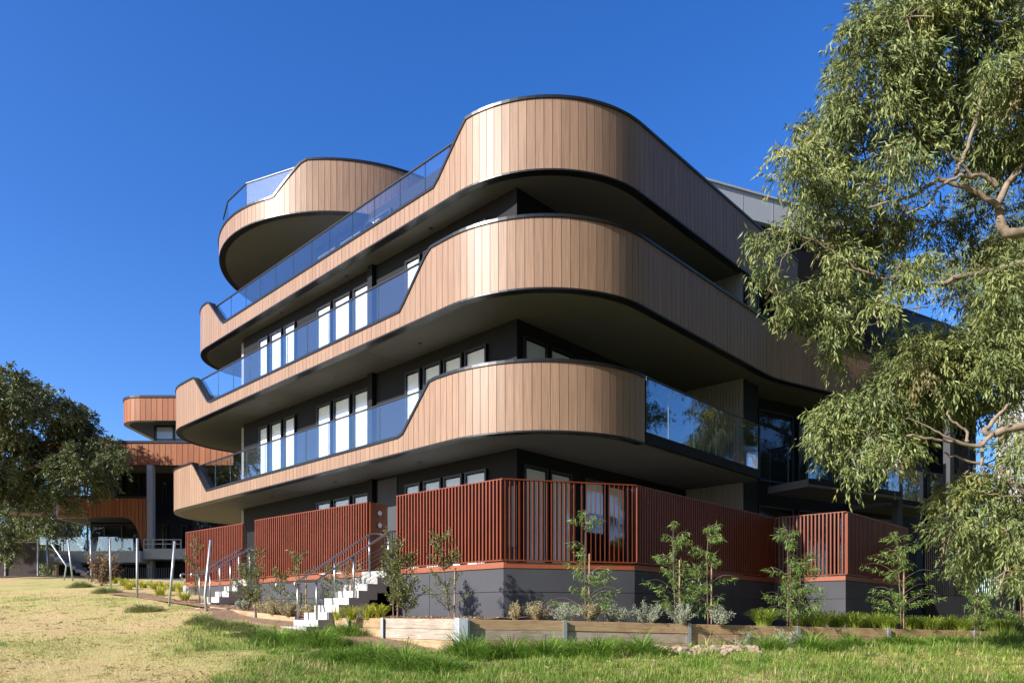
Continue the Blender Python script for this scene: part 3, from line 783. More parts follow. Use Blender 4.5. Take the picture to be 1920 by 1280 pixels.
# ------------------------------------------------------------------ white building at the far right
WB = thing('apartment_building', 'white weatherboard building edge with blue glass balconies behind the right gum tree', 'building', (22, 32, 0))
YW = 31.0
def wx(u): return (u - U0) / F * YW
def wz(v): return (V0 - v) / F * YW
m = MB()
for k in range(21, 60):
    m.box((wx(1887), YW - .02 - .012 * (k % 2), -.6 + k * .2), (9, 0, 0), (0, .3, 0), (0, 0, .196))
m.build('wall', 'whiteclad', WB); MB().box((wx(1887), YW + .0, -.6), (9, 0, 0), (0, .3, 0), (0, 0, 4.19)).build('base_wall', 'wall', WB)
MB().prism([(wx(1780), YW + 2), (wx(1887) - .02, YW + 2), (wx(1887) - .02, YW + 8), (wx(1780), YW + 8)], -.6, 11.3).build('recessed_wall', 'wall', WB)
for v_t, v_b in ((700, 748), (822, 886), (935, 985)):
    MB().box((wx(1788), YW + .1, wz(v_b) - .3), (wx(1886) - wx(1788), 0, 0), (0, 1.9, 0), (0, 0, .28)).build('balcony_slab', 'soffit', WB)
    for i in range(3):
        w_ = (wx(1886) - wx(1788)) / 3
        MB().box((wx(1788) + i * w_ + .02, YW + .14, wz(v_b)), (w_ - .04, 0, 0), (0, .012, 0), (0, 0, wz(v_t) - wz(v_b))).build('glass_panel', 'glass', WB)
MB().box((wx(1874), YW - .05, 3.6), (.28, 0, 0), (0, .3, 0), (0, 0, 7.1)).build('corner_post', 'white', WB)
# low dark fence at the right
bf = thing('bar_fence', 'low black bar fence in deep shade at the far right', 'fence', (13, 22.5, .5))
m = MB(); A, B = at(1735, 1100, 22.5), at(1905, 1100, 22.0)
for t in np.linspace(0, 1, 46): m.box((A[0] + (B[0] - A[0]) * t, A[1] + (B[1] - A[1]) * t, .8), (.022, 0, 0), (0, .022, 0), (0, 0, 1.6))
m.build('bars', 'blackrail', bf); MB().tube([(A[0], A[1], 2.42), (B[0], B[1], 2.42)], .03, 6).build('rail', 'blackrail', bf)
MB().box((A[0], A[1], -.6), (B[0] - A[0], B[1] - A[1], 0), (0, .2, 0), (0, 0, 1.38)).build('base_wall', 'wall', bf)

# ------------------------------------------------------------------ leaning steel posts and far fence
PST = [((388, 1147), (395, 1012), 18.5, 'leaning steel post nearest the far white stair', None), ((316, 1137), (328, 1014), 20.2, 'steel post leaning right, second from the far stair', None),
 ((257, 1121), (257.5, 1009), 22.4, 'upright steel post standing in front of the green groundcover', None), ((208, 1106), (206, 1009), 25.9, 'steel post just right of the brown leafed shrub', None),
 ((171, 1093), (170, 1011), 30.7, 'steel post just left of the brown leafed shrub', None), ((137, 1089), (127.5, 1011.5), 32, 'steel post leaning left behind the grassy mound', None),
 ((119, 1084), (97, 1020), 33, 'bent and buckled steel post', (124.5, 1060)), ((90, 1076), (88, 1010), 38.5, 'farthest thin steel post beside the shade cloth fence', None)]
for (b0, t0, y, lab, mid) in PST:
    A, B = at(*b0, y), at(*t0, y); g0 = float(gz(A[0], A[1])); pts = [(A[0], A[1], min(A[2], g0) - .15)]
    if mid: pts.append(tuple(at(*mid, y)))
    elif b0[0] == 388: pts.append(tuple(at(384.5, 1115, y)))
    pts.append(tuple(B))
    m = MB().tube(pts, .033, 10, cap=True)
    tag(m.build('steel_post', 'galv', None, True), lab, 'post', 'leaning steel posts')
fn = thing('shade_fence', 'dark shade cloth fence on steel poles at the far left', 'fence', (-27, 40, 2.2))
A, B = at(-60, 1086, 40), at(71, 1086, 40)
MB().box((A[0], 40, A[2] - .3), (B[0] - A[0], 0, 0), (0, .03, 0), (0, 0, at(0, 1014, 40)[2] - A[2] + .3)).build('shade_cloth', 'mesh', fn)
for u_ in (-45, 10, 71): p = at(u_, 1086, 39.95); MB().tube([(p[0], p[1], p[2] - .3), (p[0], p[1], at(0, 1010, 40)[2])], .04, 8).build('pole', 'galv', fn)
MB().tube([(A[0], 39.95, at(0, 1016, 40)[2]), (B[0], 39.95, at(0, 1016, 40)[2])], .025, 6).build('rail', 'galv', fn)

# ------------------------------------------------------------------ trees
def crown_mesh(name, blobs, per, Lr, Wr, cols, wts, parent, droop=.75, sz=1.0, spray=10, spread=.35):
    """blobs: (x,y,z,r, density). leaves hang on short drooping twigs scattered through each blob"""
    Ps, Ds, Cs = [], [], []
    pc = np.array(cols)
    for (x, y, z, r, dn) in blobs:
        nc = max(3, int(rng.normal(9, 2)))
        for _ in range(nc):
            cd = unit(rng.normal(size=3)); cr = r * rng.uniform(.28, .5)
            cc = np.array([x, y, z]) + cd * r * rng.uniform(.25, .95) * np.array([1, 1, .85])
            k = max(2, int(per * dn * r ** 2 / nc * rng.uniform(.7, 1.3)))
            d = unit(rng.normal(size=(k, 3)) + cd * .3 + np.array([0, 0, .25])); rad = cr * rng.random(k) ** .5
            o = cc + d * rad[:, None]
            tw = unit(d * .8 + cd * .4 + rng.normal(size=(k, 3)) * .4 + np.array([0, 0, -.35]))
            sl = rng.random((k, spray)) * spread * (0.6 + .8 * rng.random((k, 1)))
            p = o[:, None, :] + tw[:, None, :] * sl[..., None] + np.array([0, 0, -1.])[None, None] * (sl ** 2 * 1.2)[..., None] + rng.normal(size=(k, spray, 3)) * .022
            l = unit(rng.normal(size=(k, spray, 3)) * .42 + tw[:, None, :] * .5 + np.array([0, 0, -1.]) * droop)
            Ps.append(p.reshape(-1, 3)); Ds.append(l.reshape(-1, 3))
            base = pc[rng.choice(len(cols), p=np.array(wts) / sum(wts))] * rng.uniform(.85, 1.12)
            Cs.append(np.tile(base, (k * spray, 1)))
    P = np.concatenate(Ps); D = np.concatenate(Ds); n = len(P)
    V, Fc = leaf_geo(P, D, rng.uniform(*Lr, n), rng.uniform(*Wr, n), .12)
    C = .55 * np.concatenate(Cs) + .45 * pal(n, cols, wts, .25)
    return np_mesh(name, V, Fc, np.clip(C, .01, .8), 'leaf', parent)
def branch(m, pts, r0, r1, n=7, wob=.0):
    pts = [np.array(p, float) for p in pts]
    # smooth with Catmull-Rom
    out = []
    P = [pts[0]] + pts + [pts[-1]]
    for i in range(1, len(P) - 2):
        for t in np.linspace(0, 1, 5)[:-1]:
            a, b_, c, d = P[i - 1], P[i], P[i + 1], P[i + 2]
            out.append(.5 * ((2 * b_) + (c - a) * t + (2 * a - 5 * b_ + 4 * c - d) * t * t + (3 * b_ - a - 3 * c + d) * t ** 3))
    out.append(pts[-1]); out = [o_ + rng.normal(size=3) * wob for o_ in out]
    m.tube(out, list(np.linspace(r0, r1, len(out)) ), n)
    return out
GUM = [(.19, .23, .07), (.25, .28, .095), (.14, .19, .075), (.30, .305, .085), (.24, .17, .085), (.085, .115, .04)]
GW = [4, 3, 3, 1.2, .4, 2]
gum = thing('gum_tree', 'large pale limbed gum tree overhanging the right side of the building', 'tree', (10.4, 12.2, -.5))
RB = [(1700, 40, 80), (1640, 110, 70), (1600, 190, 75), (1540, 250, 62), (1490, 290, 42), (1560, 330, 58), (1620, 290, 70), (1690, 200, 80), (1760, 110, 80), (1830, 50, 80), (1900, 60, 80),
 (1850, 160, 75), (1780, 220, 70), (1700, 290, 50), (1900, 200, 70), (1885, 285, 45), (1640, 370, 52), (1580, 400, 48), (1520, 350, 36), (1690, 120, 60), (1740, 30, 60), (1960, 130, 80), (1960, 260, 60), (1670, 20, 50),
 (1580, 480, 40), (1630, 500, 52), (1685, 510, 46), (1545, 555, 48), (1495, 575, 26), (1590, 605, 42), (1570, 655, 28), (1650, 565, 26), (1490, 590, 20), (1640, 425, 38), 
 (1885, 540, 50), (1905, 610, 62), (1830, 640, 65), (1760, 660, 55), (1720, 700, 62), (1650, 755, 52), (1590, 770, 46), (1558, 790, 26), (1640, 810, 48), (1700, 780, 50), (1780, 720, 48), (1865, 690, 50), (1597, 860, 18), (1660, 845, 26),
 (1900, 790, 24), (1905, 850, 36), (1800, 950, 40), (1845, 930, 42), (1900, 940, 52), (1785, 995, 34), (1830, 1000, 40), (1890, 1000, 46), (1850, 1055, 30), (1885, 1080, 26), (1700, 845, 22), (1590, 890, 10)]
blobs = []
for (u, v, r) in RB:
    y = 12.0 + rng.uniform(-.9, .9); p = at(u, v, y); blobs.append((p[0], y, p[2], r / F * y, 1.0))
for (u, v, r) in [(1760, 420, 45), (1830, 390, 45), (1700, 400, 35), (1800, 470, 40), (1860, 480, 35), (1720, 460, 35), (1900, 400, 35), (1800, 260, 50), (1700, 650, 40), (1800, 560, 40)]:
    y = 13.6; p = at(u, v, y); blobs.append((p[0], y, p[2], r / F * y, .4))
for (u, v, r) in [(1425, 445, 15), (1440, 495, 16), (1470, 430, 20), (1428, 520, 10), (1500, 420, 22), (1455, 460, 14), (1465, 550, 10), (1505, 395, 14), (1530, 400, 18)]:
    y = 11.6; p = at(u, v, y); blobs.append((p[0], y, p[2], r / F * y, .9))
for (u, v, r) in [(1560, 820, 40), (1620, 790, 50), (1690, 830, 40), (1720, 640, 45), (1790, 690, 55), (1850, 600, 60), (1900, 660, 50), (1840, 760, 30), (1900, 720, 40), (1680, 450, 35),
  (1880, 460, 30), (1870, 900, 30), (1790, 930, 30), (1880, 960, 45), (1815, 1040, 35), (1860, 1020, 35), (1905, 1050, 35), (1910, 560, 45), (1760, 770, 28), (1720, 740, 35)]:
    y = 12.7 + rng.uniform(-.5, .8); p = at(u, v, y); blobs.append((p[0], y, p[2], r / F * y, 1.0))
for _ in range(34):  # unseen crown clumps added to block sky light off the right facade
    y_, z_ = rng.uniform(10.5, 16), rng.uniform(8.5, 15); x_ = .70 * y_ + 1.5 + rng.uniform(0, 4); blobs.append((x_ + max(0, z_ - 11) * .2, y_, z_, 1.3, .22))
for (x, z, r) in [(9.6, 10.5, 1.0), (10.8, 9.3, 1.1), (11.6, 7.8, 1.1), (11.8, 5.5, 1.0), (10.8, 11.3, 1.2), (12.3, 9.9, 1.2), (9.4, 11.9, 1.1), (8.2, 11.2, .9)]: blobs.append((x, 12.3, z, r, .6))
crown_mesh('crown', blobs, 720, (.07, .15), (.016, .030), GUM, GW, gum, .72, spray=14, spread=.30)
tr_ = MB()
branch(tr_, [(10.5, 12.2, -.9), (10.3, 12.2, 1.2), (10.0, 12.1, 3.2), (10.2, 12.1, 5.0), (9.9, 12.2, 6.8), (10.3, 12.3, 9), (10.0, 12.3, 11.5)], .46, .14, 14)
tr_.build('trunk', 'bark', gum, True)
def L_(pts, y, r0, r1):
    y -= .5
    m = MB(); branch(m, [at(u, v, y + dy) for (u, v, dy) in [(p[0], p[1], p[2] if len(p) > 2 else 0) for p in pts]], r0 * .62, r1 * .7, 8, .012); m.build('branch', 'bark', gum, True)
tr2 = MB()
L_([(2110, 420), (2000, 425), (1905, 438), (1878, 425), (1872, 385), (1890, 345), (1925, 300)], 12.1, .17, .05)
L_([(1876, 390), (1835, 365), (1790, 345), (1755, 340), (1715, 365), (1680, 375), (1630, 388)], 12.0, .075, .025)
L_([(1872, 350), (1845, 330), (1810, 330), (1770, 345), (1735, 385), (1700, 400)], 11.7, .06, .02)
L_([(1790, 330), (1808, 290), (1830, 235), (1838, 190), (1880, 130), (1930, 90)], 11.8, .05, .03)
L_([(1830, 335), (1790, 300), (1750, 270), (1700, 235), (1660, 215)], 12.2, .04, .015)
L_([(1700, 375), (1650, 350), (1600, 345)], 12, .03, .01); L_([(1770, 345), (1740, 300), (1720, 240)], 12.3, .03, .012)
L_([(2080, 470), (1920, 492), (1860, 508), (1800, 522), (1750, 535), (1700, 530), (1650, 520)], 12.3, .11, .03)
L_([(1650, 520), (1600, 500), (1560, 470), (1500, 440), (1460, 432), (1425, 438)], 12.0, .03, .006)
L_([(1520, 450), (1490, 470), (1460, 480), (1435, 500)], 11.8, .014, .004); L_([(1480, 455), (1462, 500), (1440, 545)], 11.7, .012, .004)
L_([(2080, 770), (1920, 798), (1865, 812), (1845, 806), (1862, 790), (1890, 760)], 11.9, .12, .03)
L_([(1862, 812), (1835, 835), (1790, 828), (1745, 822), (1700, 815)], 11.8, .06, .02)
L_([(1840, 825), (1842, 855), (1838, 880)], 11.9, .05, .02); L_([(1790, 828), (1760, 810), (1730, 795), (1700, 785)], 11.7, .03, .01)
L_([(1815, 828), (1810, 805), (1785, 790), (1775, 770)], 11.9, .04, .015)
L_([(1990, 960), (1930, 930), (1892, 895), (1860, 875), (1800, 860), (1770, 848)], 12.0, .06, .02)
L_([(1840, 872), (1880, 858), (1900, 855)], 12, .02, .008); L_([(1930, 930), (1880, 930), (1840, 920)], 12.1, .03, .01)
for k in range(9):
    u, v = 1685 + rng.uniform(-6, 6), 858; L_([(1700, 855), (u - 10, v + 8), (u - 14 + 8 * k * .6, v + 28), (u + 4 * k, v + 38 + rng.uniform(0, 18))], 11.8, .006, .002)
L_([(1740, 575), (1690, 580), (1660, 600), (1625, 612)], 11.6, .016, .004); L_([(1690, 580), (1665, 570), (1645, 562)], 11.6, .01, .004)
for k in range(150):                       # fine twigs through the crown
    x, y, z, r, dn = blobs[rng.integers(0, len(RB))]; d = unit(rng.normal(size=3)); p = np.array([x, y, z])
    branch(tr2, [p - d * r * .2 + (0, 0, .1), p + d * r * .4, p + d * r * .9 + (0, 0, -.1)], .014, .004, 5)
tr2.build('twigs', 'bark', gum, True, kind='stuff')
# unseen gums: one mirrored in glass, others added to block sky and bounce light
OFF = 'unseen gum tree outside the frame '
for k, (x_, y_, r_, sc_, lab_) in enumerate(((21.5, 26.5, 180, 1.2, OFF + 'except as mirrored in the shaded balcony glass'), (14.5, 9.5, 185, 1.35, OFF + 'nearest the right gum tree'), (18.5, 14.5, 165, 1.6, OFF + 'between the right gum tree and the white building'),
    (12.5, 4.5, 190, 1.4, OFF + 'just right of the viewpoint'), (17, 4, 200, 1.7, OFF + 'in the second row right of the viewpoint'), (23, 9, 170, 1.9, OFF + 'in the back row, tallest of all'), (11, -2, 180, 1.4, OFF + 'behind the viewpoint on the right'),
    (16, -7, 120, 1.7, OFF + 'in the second row behind the viewpoint'), (26, 18, 210, 1.9, OFF + 'on the far right beside the white building'), (27, -3, 20, 1.9, OFF + 'at the right end of the back row'),
    (-6, -13, 0, 1.1, OFF + 'behind the viewpoint, added to shade the near lawn'), (-15, -15, 40, 1.1, OFF + 'behind the viewpoint on the left'), (2, -13, 60, 1.0, OFF + 'behind the viewpoint, the smallest'), (-23, -17, 80, 1.1, OFF + 'far behind the viewpoint on the left'))):
    mg = gum.copy(); COL.objects.link(mg); mg.location = (x_, y_, -.5); mg.rotation_euler = (0, 0, R(r_)); mg.scale = (sc_, sc_, sc_); mg['label'] = lab_; mg['group'] = 'tall gum trees'
    for ch in list(gum.children):
        c = ch.copy(); COL.objects.link(c); c.parent = mg
gum['group'] = 'tall gum trees'
# left gum tree
lt = thing('gum_tree', 'dense dark gum tree at the left edge shading the rust coloured building', 'tree', (-26.5, 36, 2))
LBk = [(20, 720, 50), (60, 740, 55), (110, 765, 55), (150, 790, 50), (185, 815, 40), (215, 840, 24), (30, 790, 60), (90, 830, 60), (150, 860, 50), (190, 870, 34), (20, 860, 60), (80, 900, 55), (140, 915, 45), (40, 950, 50), (100, 960, 40),
 (180, 900, 30), (-40, 760, 70), (-40, 860, 70), (-100, 800, 80), (-60, 680, 70), (0, 690, 40), (60, 990, 30), (15, 1000, 30), (128, 735, 25), (150, 940, 25), (205, 812, 18), (-160, 740, 80), (-130, 880, 70)]
blobs = []
for (u, v, r) in LBk:
    v += 22 + (45 if u < 10 and v < 700 else 0)
    if v > 930 and u > 30: continue
    if u > 120 and v > 880: v -= 20
    y = 36 + rng.uniform(-2.2, 2.2); p = at(u, v, y); blobs.append((p[0], y, p[2], r / F * y, 1))
for _ in range(26):
    p = np.array([-33, 36, 11]) + rng.normal(size=3) * (2.6, 3, 1.6); blobs.append((*p, 1.6, .8))
crown_mesh('crown', blobs, 120, (.14, .28), (.05, .085), [(.09, .11, .035), (.13, .135, .045), (.06, .085, .028), (.17, .135, .055)], [3, 3, 3, 1], lt, .35, spray=16, spread=.45)
tm = MB()
branch(tm, [(-26.3, 36, 1.6), (-26.4, 36, 4), (-26, 36, 6.5), (-26.6, 36, 9)], .45, .2, 12)
for (u, v, u2, v2) in ((10, 940, 60, 880), (20, 960, 110, 930), (0, 900, 90, 840), (5, 880, 150, 830), (0, 860, -80, 800), (0, 880, 40, 770), (10, 900, 120, 870)):
    a0, a1 = at(u, v, 36), at(u2, v2, 36 + rng.uniform(-1, 1)); branch(tm, [a0, (a0 + a1) / 2 + rng.normal(size=3) * .4, a1], .14, .05, 7)
tm.build('trunk', 'bark', lt, True)
# trees far behind the fence
for i, (u, y, h, lab) in enumerate([(45, 58, 9, 'pale trunked tree behind the shade cloth fence'), (-10, 60, 10, 'bushy tree behind the shade cloth fence at the frame edge'), (92, 56, 7, 'slim tree between the shade fence and the rust coloured building'), (118, 62, 8, 'small tree behind the deck end of the rust coloured building')]):
    p = at(u, 1085, y); t_ = thing('far_tree', lab, 'tree', (p[0], y, 2.4), 'trees beyond the shade fence')
    m = MB()
    for k in range(3): 
        ox = rng.uniform(-.8, .8); branch(m, [(p[0] + ox * .5, y, 1.5), (p[0] + ox, y, 5), (p[0] + ox * 1.8, y, 8)], .2, .1, 7)
    m.build('trunk', 'bark', t_, True)
    crown_mesh('crown', [(p[0] + rng.uniform(-2, 2), y + rng.uniform(-1.5, 1.5), 2.4 + h * f_, 1.5, 1) for f_ in (.35, .5, .6, .7, .8, .9, 1.0, .6, .8, .45)], 30, (.2, .35), (.08, .13), [(.10, .12, .04), (.14, .15, .05), (.08, .10, .03)], [1, 1, 1], t_, .6, spray=12, spread=.9)

# ------------------------------------------------------------------ garden plants
def soil_z(x, y):
    p = np.array([x, y]) - PC
    tr_ = p @ RDIR; dr_ = p @ RNRM; tl = p @ ADIR; dl_ = p @ ANRM
    if dl_ > -.05 and tl > 0 and (tl > tr_ or tr_ < 0): return float(plz_left(tl)) - .0
    if dr_ > -.05: return float(plz_right(max(0, tr_))) - .0
    return float(gz(x, y))
def sapling(u, vb, vt, y, label, group, weep=True, dens=.9, wid=.82, stake=True, lean=0, cols=None, leafL=(.08, .15), leafW=(.012, .021), name='sapling', second=None):
    p = at(u, vb, y); x = p[0]; z0 = soil_z(x, y); z1 = at(u, vt, y)[2]; H = z1 - z0
    root = thing(name, label, 'young tree', (x, y, z0), group)
    m = MB(); top = np.array([x + lean * H, y, z1 - .04])
    base = np.array([x, y, z0 - .1])
    st_ = branch(m, [base, base * .5 + top * .5 + (rng.uniform(-.03, .03), 0, 0), top], .017, .004, 6)
    stems = [(base, top)]
    if second is not None:
        b2 = base + (second, .1, 0); t2 = top + (second * 1.1 + .05, .05, -.25 * H)
        branch(m, [b2, (b2 + t2) / 2, t2], .015, .005, 6); stems.append((b2, t2))
    Ps, Ds = [], []
    nb = int(34 * dens)
    for s0, s1 in stems:
        for k in range(nb):
            f = rng.uniform(.12, 1.0); ang = rng.uniform(0, 2 * math.pi)
            ln = H * wid * (.10 + .26 * (1 - f) ** .8) * rng.uniform(.6, 1.2) + .05
            o_ = s0 * (1 - f) + s1 * f; dr_ = np.array([math.cos(ang), math.sin(ang), .55 if weep else .8])
            tip = o_ + dr_ * ln + (0, 0, -.25 * ln if weep else 0)
            branch(m, [o_, o_ + dr_ * ln * .55 + (0, 0, .05 * ln), tip], .006, .002, 4)
            kk = int(36 * dens * (ln / .35) ** .7) + 10; t = rng.random((kk, 1)) ** .7
            pp = o_ * (1 - t) + tip * t + rng.normal(size=(kk, 3)) * .025
            dd = unit(np.tile(dr_, (kk, 1)) * .5 + rng.normal(size=(kk, 3)) * .5 + (0, 0, -.8 if weep else .15))
            Ps.append(pp); Ds.append(dd)
    m.build('stem', 'darkbark', root, True)
    if stake:
        q = MB(); q.tube([(x + .07, y + .04, z0 - .2), (x + .08, y + .04, z0 + min(1.35, H * .62))], .018, 6); q.build('stake', 'stake', root)
    P = np.concatenate(Ps); D = np.concatenate(Ds); n = len(P)
    cols = cols or [(.14, .23, .05), (.19, .28, .07), (.10, .16, .04), (.25, .30, .10)]
    V, Fc = leaf_geo(P, D, rng.uniform(*leafL, n), rng.uniform(*leafW, n), .2)
    np_mesh('foliage', V, Fc, pal(n, cols, [3, 3, 2, 1], .2), 'blade', root)
    return root
GRP = 'young trees in the garden bed'
sapling(1098, 1160, 950, 14.6, 'young weeping tree standing before the chamfered corner screens', GRP, dens=.8, wid=.75)
sapling(1268, 1165, 975, 15.3, 'young weeping tree leaning left of its tall stake by the right screen', GRP, lean=-.03)
sapling(1328, 1168, 980, 15.1, 'young weeping tree with single straight pale stem', GRP)
sapling(1476, 1170, 990, 15.8, 'double stemmed young tree in front of the jutting screen', GRP, second=.26, dens=.85)
sapling(1690, 1172, 1000, 17.0, 'widest young tree with a bent over tip', GRP, wid=1.25, lean=-.05)
sapling(1828, 1175, 1080, 18.0, 'short staked young tree in shade near the right edge', GRP, second=.28)
sapling(1915, 1178, 1060, 17.8, 'young tree cut by the right edge of the frame', GRP)
OLIVE = [(.14, .17, .05), (.20, .225, .075), (.10, .12, .04), (.27, .27, .11)]
kw = dict(weep=False, cols=OLIVE, leafL=(.03, .06), leafW=(.018, .03), name='sapling')
sapling(738, 1160, 1005, 14.9, 'bushiest young tree covering the edge of the near stair', GRP, dens=1.3, wid=.62, second=.2, **kw)
sapling(845, 1160, 1005, 14.3, 'young tree leaning left in front of the sunlit slat screen', GRP, lean=-.13, dens=1.0, wid=.8, **kw)
sapling(622, 1125, 1060, 17.3, 'low young tree behind the left handrail of the near stair', GRP, dens=.9, **kw)
sapling(567, 1145, 1030, 17.2, 'thin young tree left of the near stair with forked top', GRP, lean=-.08, dens=.7, **kw)
sapling(526, 1145, 1070, 17.6, 'short young tree with a bare stake between the stairs', GRP, dens=.8, **kw)
sapling(478, 1140, 1030, 18.2, 'two stemmed young tree right of the far stair', GRP, second=-.22, dens=.9, **kw)
sapling(409, 1110, 1035, 23.0, 'young tree against the far left screen behind the handrails', GRP, dens=.8, **kw)
sapling(366, 1120, 1005, 23.3, 'young tree in front of the far left screen', GRP, dens=.9, **kw)
sapling(652, 1125, 1040, 17.0, 'small plant behind the middle posts of the near stair', GRP, dens=.5, **kw)

def tuft(u, v, y, h, w, n, label, cat, group, cols, wts, name, blade=(.006, .012), arch=.5, z=None, jit=.15, lump=False):
    x = at(u, v, y)[0]; z0 = soil_z(x, y) if z is None else z
    a = rng.uniform(0, 2 * math.pi, n); rad = w * (.18 * rng.random(n) if not lump else .42 * rng.random(n) ** .8)
    B = np.stack([x + rad * np.cos(a), y + rad * np.sin(a), np.full(n, z0 - .02)], 1)
    lean = rng.uniform(.05, 1, n) * arch; L = h * rng.uniform(.5, 1.15, n)
    if lump:
        L = L * (1.15 - .75 * rad / (w * .42)) * (.6 + .7 * vnoise(B[:, 0] + 3, B[:, 1], 5)); B[:, 2] = gz(B[:, 0], B[:, 1]) - .01; lean = np.clip(lean + .25, 0, 1.4)
    out = np.stack([np.cos(a), np.sin(a), np.zeros(n)], 1)
    d0 = unit(out * lean[:, None] * .6 + np.array([0, 0, 1.])); d1 = unit(out * lean[:, None] * 1.5 + np.array([0, 0, .65])); d2 = unit(out * lean[:, None] * 2.2 + np.array([0, 0, -.15]))
    p1 = B + d0 * (L * .4)[:, None]; p2 = p1 + d1 * (L * .35)[:, None]; p3 = p2 + d2 * (L * .3)[:, None]
    S = np.stack([-np.sin(a + rng.normal(size=n) * .6), np.cos(a), np.zeros(n)], 1); wd = rng.uniform(*blade, n)[:, None] * .5
    V = np.stack([B - S * wd, B + S * wd, p1 - S * wd, p1 + S * wd, p2 - S * wd * .8, p2 + S * wd * .8, p3 - S * wd * .15, p3 + S * wd * .15], 1).reshape(-1, 3)
    k = np.arange(n)[:, None] * 8
    Fc = np.concatenate([k + np.array([[0, 1, 3, 2]]), k + np.array([[2, 3, 5, 4]]), k + np.array([[4, 5, 7, 6]])])
    c = pal(n, cols, wts, jit); c = np.concatenate([c, c, c * 1.05])
    return tag(np_mesh(name, V, Fc, c, 'blade'), label, cat, group)
LIME = [(.42, .44, .05), (.52, .48, .08), (.30, .36, .045)]
for u, lab in ((658, 'yellow green strappy plant behind the left planter post'), (690, 'yellow green strappy plant between two planter posts'), (712, 'yellow green strappy plant at the foot of the bushiest young tree'), (632, 'small sparse strappy plant at the foot of the near stair')):
    tuft(u, 1155, 15.3, .42 if u != 632 else .34, .55, 150 if u != 632 else 50, lab, 'plant', 'strappy plants in the garden bed', LIME, [2, 2, 1], 'strappy_plant', (.009, .016), .95)
GREENS = [(.26, .37, .05), (.36, .45, .07), (.20, .29, .04), (.42, .45, .08)]
k = 0
for u, y in ((1432, 15.6), (1498, 16.6), (1535, 16.2), (1568, 16.8), (1602, 16.4), (1636, 17), (1665, 16.6), (1712, 17.4), (1745, 17.2), (1778, 17.6), (1805, 17.4), (1862, 17.8), (1890, 17.6)):
    tuft(u, 1170, y, rng.uniform(.38, .55), .8, 380, ['lime green grassy clump left of the double stemmed young tree', 'grassy clump directly behind the double stemmed young tree', 'grassy clump left of the sunlit wall corner', 'grassy clump below the sunlit wall corner', 'grassy clump right of the sunlit wall corner', 'grassy clump left of the widest young tree', 'grassy clump just left of the widest young tree stem', 'grassy clump just right of the widest young tree stem', 'grassy clump in the shade, second right of the widest young tree', 'grassy clump in the shade, third right of the widest young tree', 'grassy clump left of the short staked young tree', 'grassy clump right of the short staked young tree', 'grassy clump nearest the right edge of the frame'][k], 'plant', 'grassy clumps in the right bed', GREENS, [3, 3, 2, 1], 'grass_clump', (.009, .018), 1.0); k += 1
SILV = [(.36, .40, .29), (.46, .48, .36), (.28, .33, .23)]
STRAW = [(.48, .40, .22), (.40, .34, .18), (.30, .28, .15)]
def bush(u, vb, y, h, w, label, cols, n=2300, name='silver_shrub', group='low silver shrubs', L=(.022, .05), Wd=(.011, .018), up=.8, z=None):
    h *= 1.15; w *= 1.3
    x = at(u, vb, y)[0]; z0 = soil_z(x, y) if z is None else z
    root = thing(name, label, 'shrub', (x, y, z0), group)
    st = MB(); Ps, Ds = [], []
    for k in range(26):
        a = rng.uniform(0, 2 * math.pi); el = rng.uniform(.25, 1.4); ln = rng.uniform(.7, 1.1)
        tip = np.array([x + math.cos(a) * math.cos(el) * w * ln * .6, y + math.sin(a) * math.cos(el) * w * ln * .6, z0 + h * (.25 + .75 * math.sin(el)) * ln])
        o_ = np.array([x, y, z0 - .03]); st.tube([o_, (o_ + tip) / 2 + (0, 0, .02), tip], [.006, .004, .002], 4)
        kk = n // 26; t = .25 + .78 * rng.random((kk, 1)); Ps.append(o_ * (1 - t) + tip * t + rng.normal(size=(kk, 3)) * .014 * (w / .4)); Ds.append(unit((tip - o_)[None] * up / h * .6 + rng.normal(size=(kk, 3)) * .6))
    st.build('stem', 'darkbark', root)
    P = np.concatenate(Ps); D = np.concatenate(Ds); m_ = len(P); V, Fc = leaf_geo(P, D, rng.uniform(*L, m_), rng.uniform(*Wd, m_), .15)
    np_mesh('foliage', V, Fc, pal(m_, cols, [2, 2, 1], .15), 'blade', root)
    return root
for u, y, h, w, lab, c in ((967, 14.4, .30, .2, 'thin straw coloured shrub left of the other planter shrubs', STRAW), (1010, 14.5, .32, .5, 'straw coloured twiggy shrub left of the first planter post', STRAW), (1060, 14.5, .30, .5, 'silver shrub directly behind the first right planter post', SILV),
    (1105, 14.45, .30, .45, 'straw coloured shrub around the stem of the corner young tree', STRAW), (1147, 14.7, .30, .5, 'silver shrub right of the corner young tree', SILV), (1212, 14.85, .36, .55, 'largest silver shrub in front of the shaded wall corner', SILV),
    (1278, 14.95, .34, .5, 'silver shrub at the foot of the leaning young tree', SILV), (1352, 15.1, .32, .5, 'silver shrub just right of the straight single stem tree', SILV), (1398, 15.2, .32, .5, 'silver shrub in front of the darkest part of the wall', SILV), (1474, 15.3, .38, .55, 'silver shrub at the foot of the double stemmed young tree', SILV),
    (456, 18.9, .22, .32, 'grey green shrub at the foot of the far stair', SILV), (500, 18.0, .3, .45, 'straw coloured shrub between the stairs, nearest the far stair', STRAW), (514, 17.6, .28, .45, 'straw coloured shrub left of the short staked tree', STRAW), (545, 17.1, .28, .4, 'straw coloured shrub right of the short staked tree', STRAW), (575, 16.9, .26, .35, 'straw coloured shrub behind the near stair rail loop', STRAW)):
    bush(u, 1160, y, h, w, lab, c)
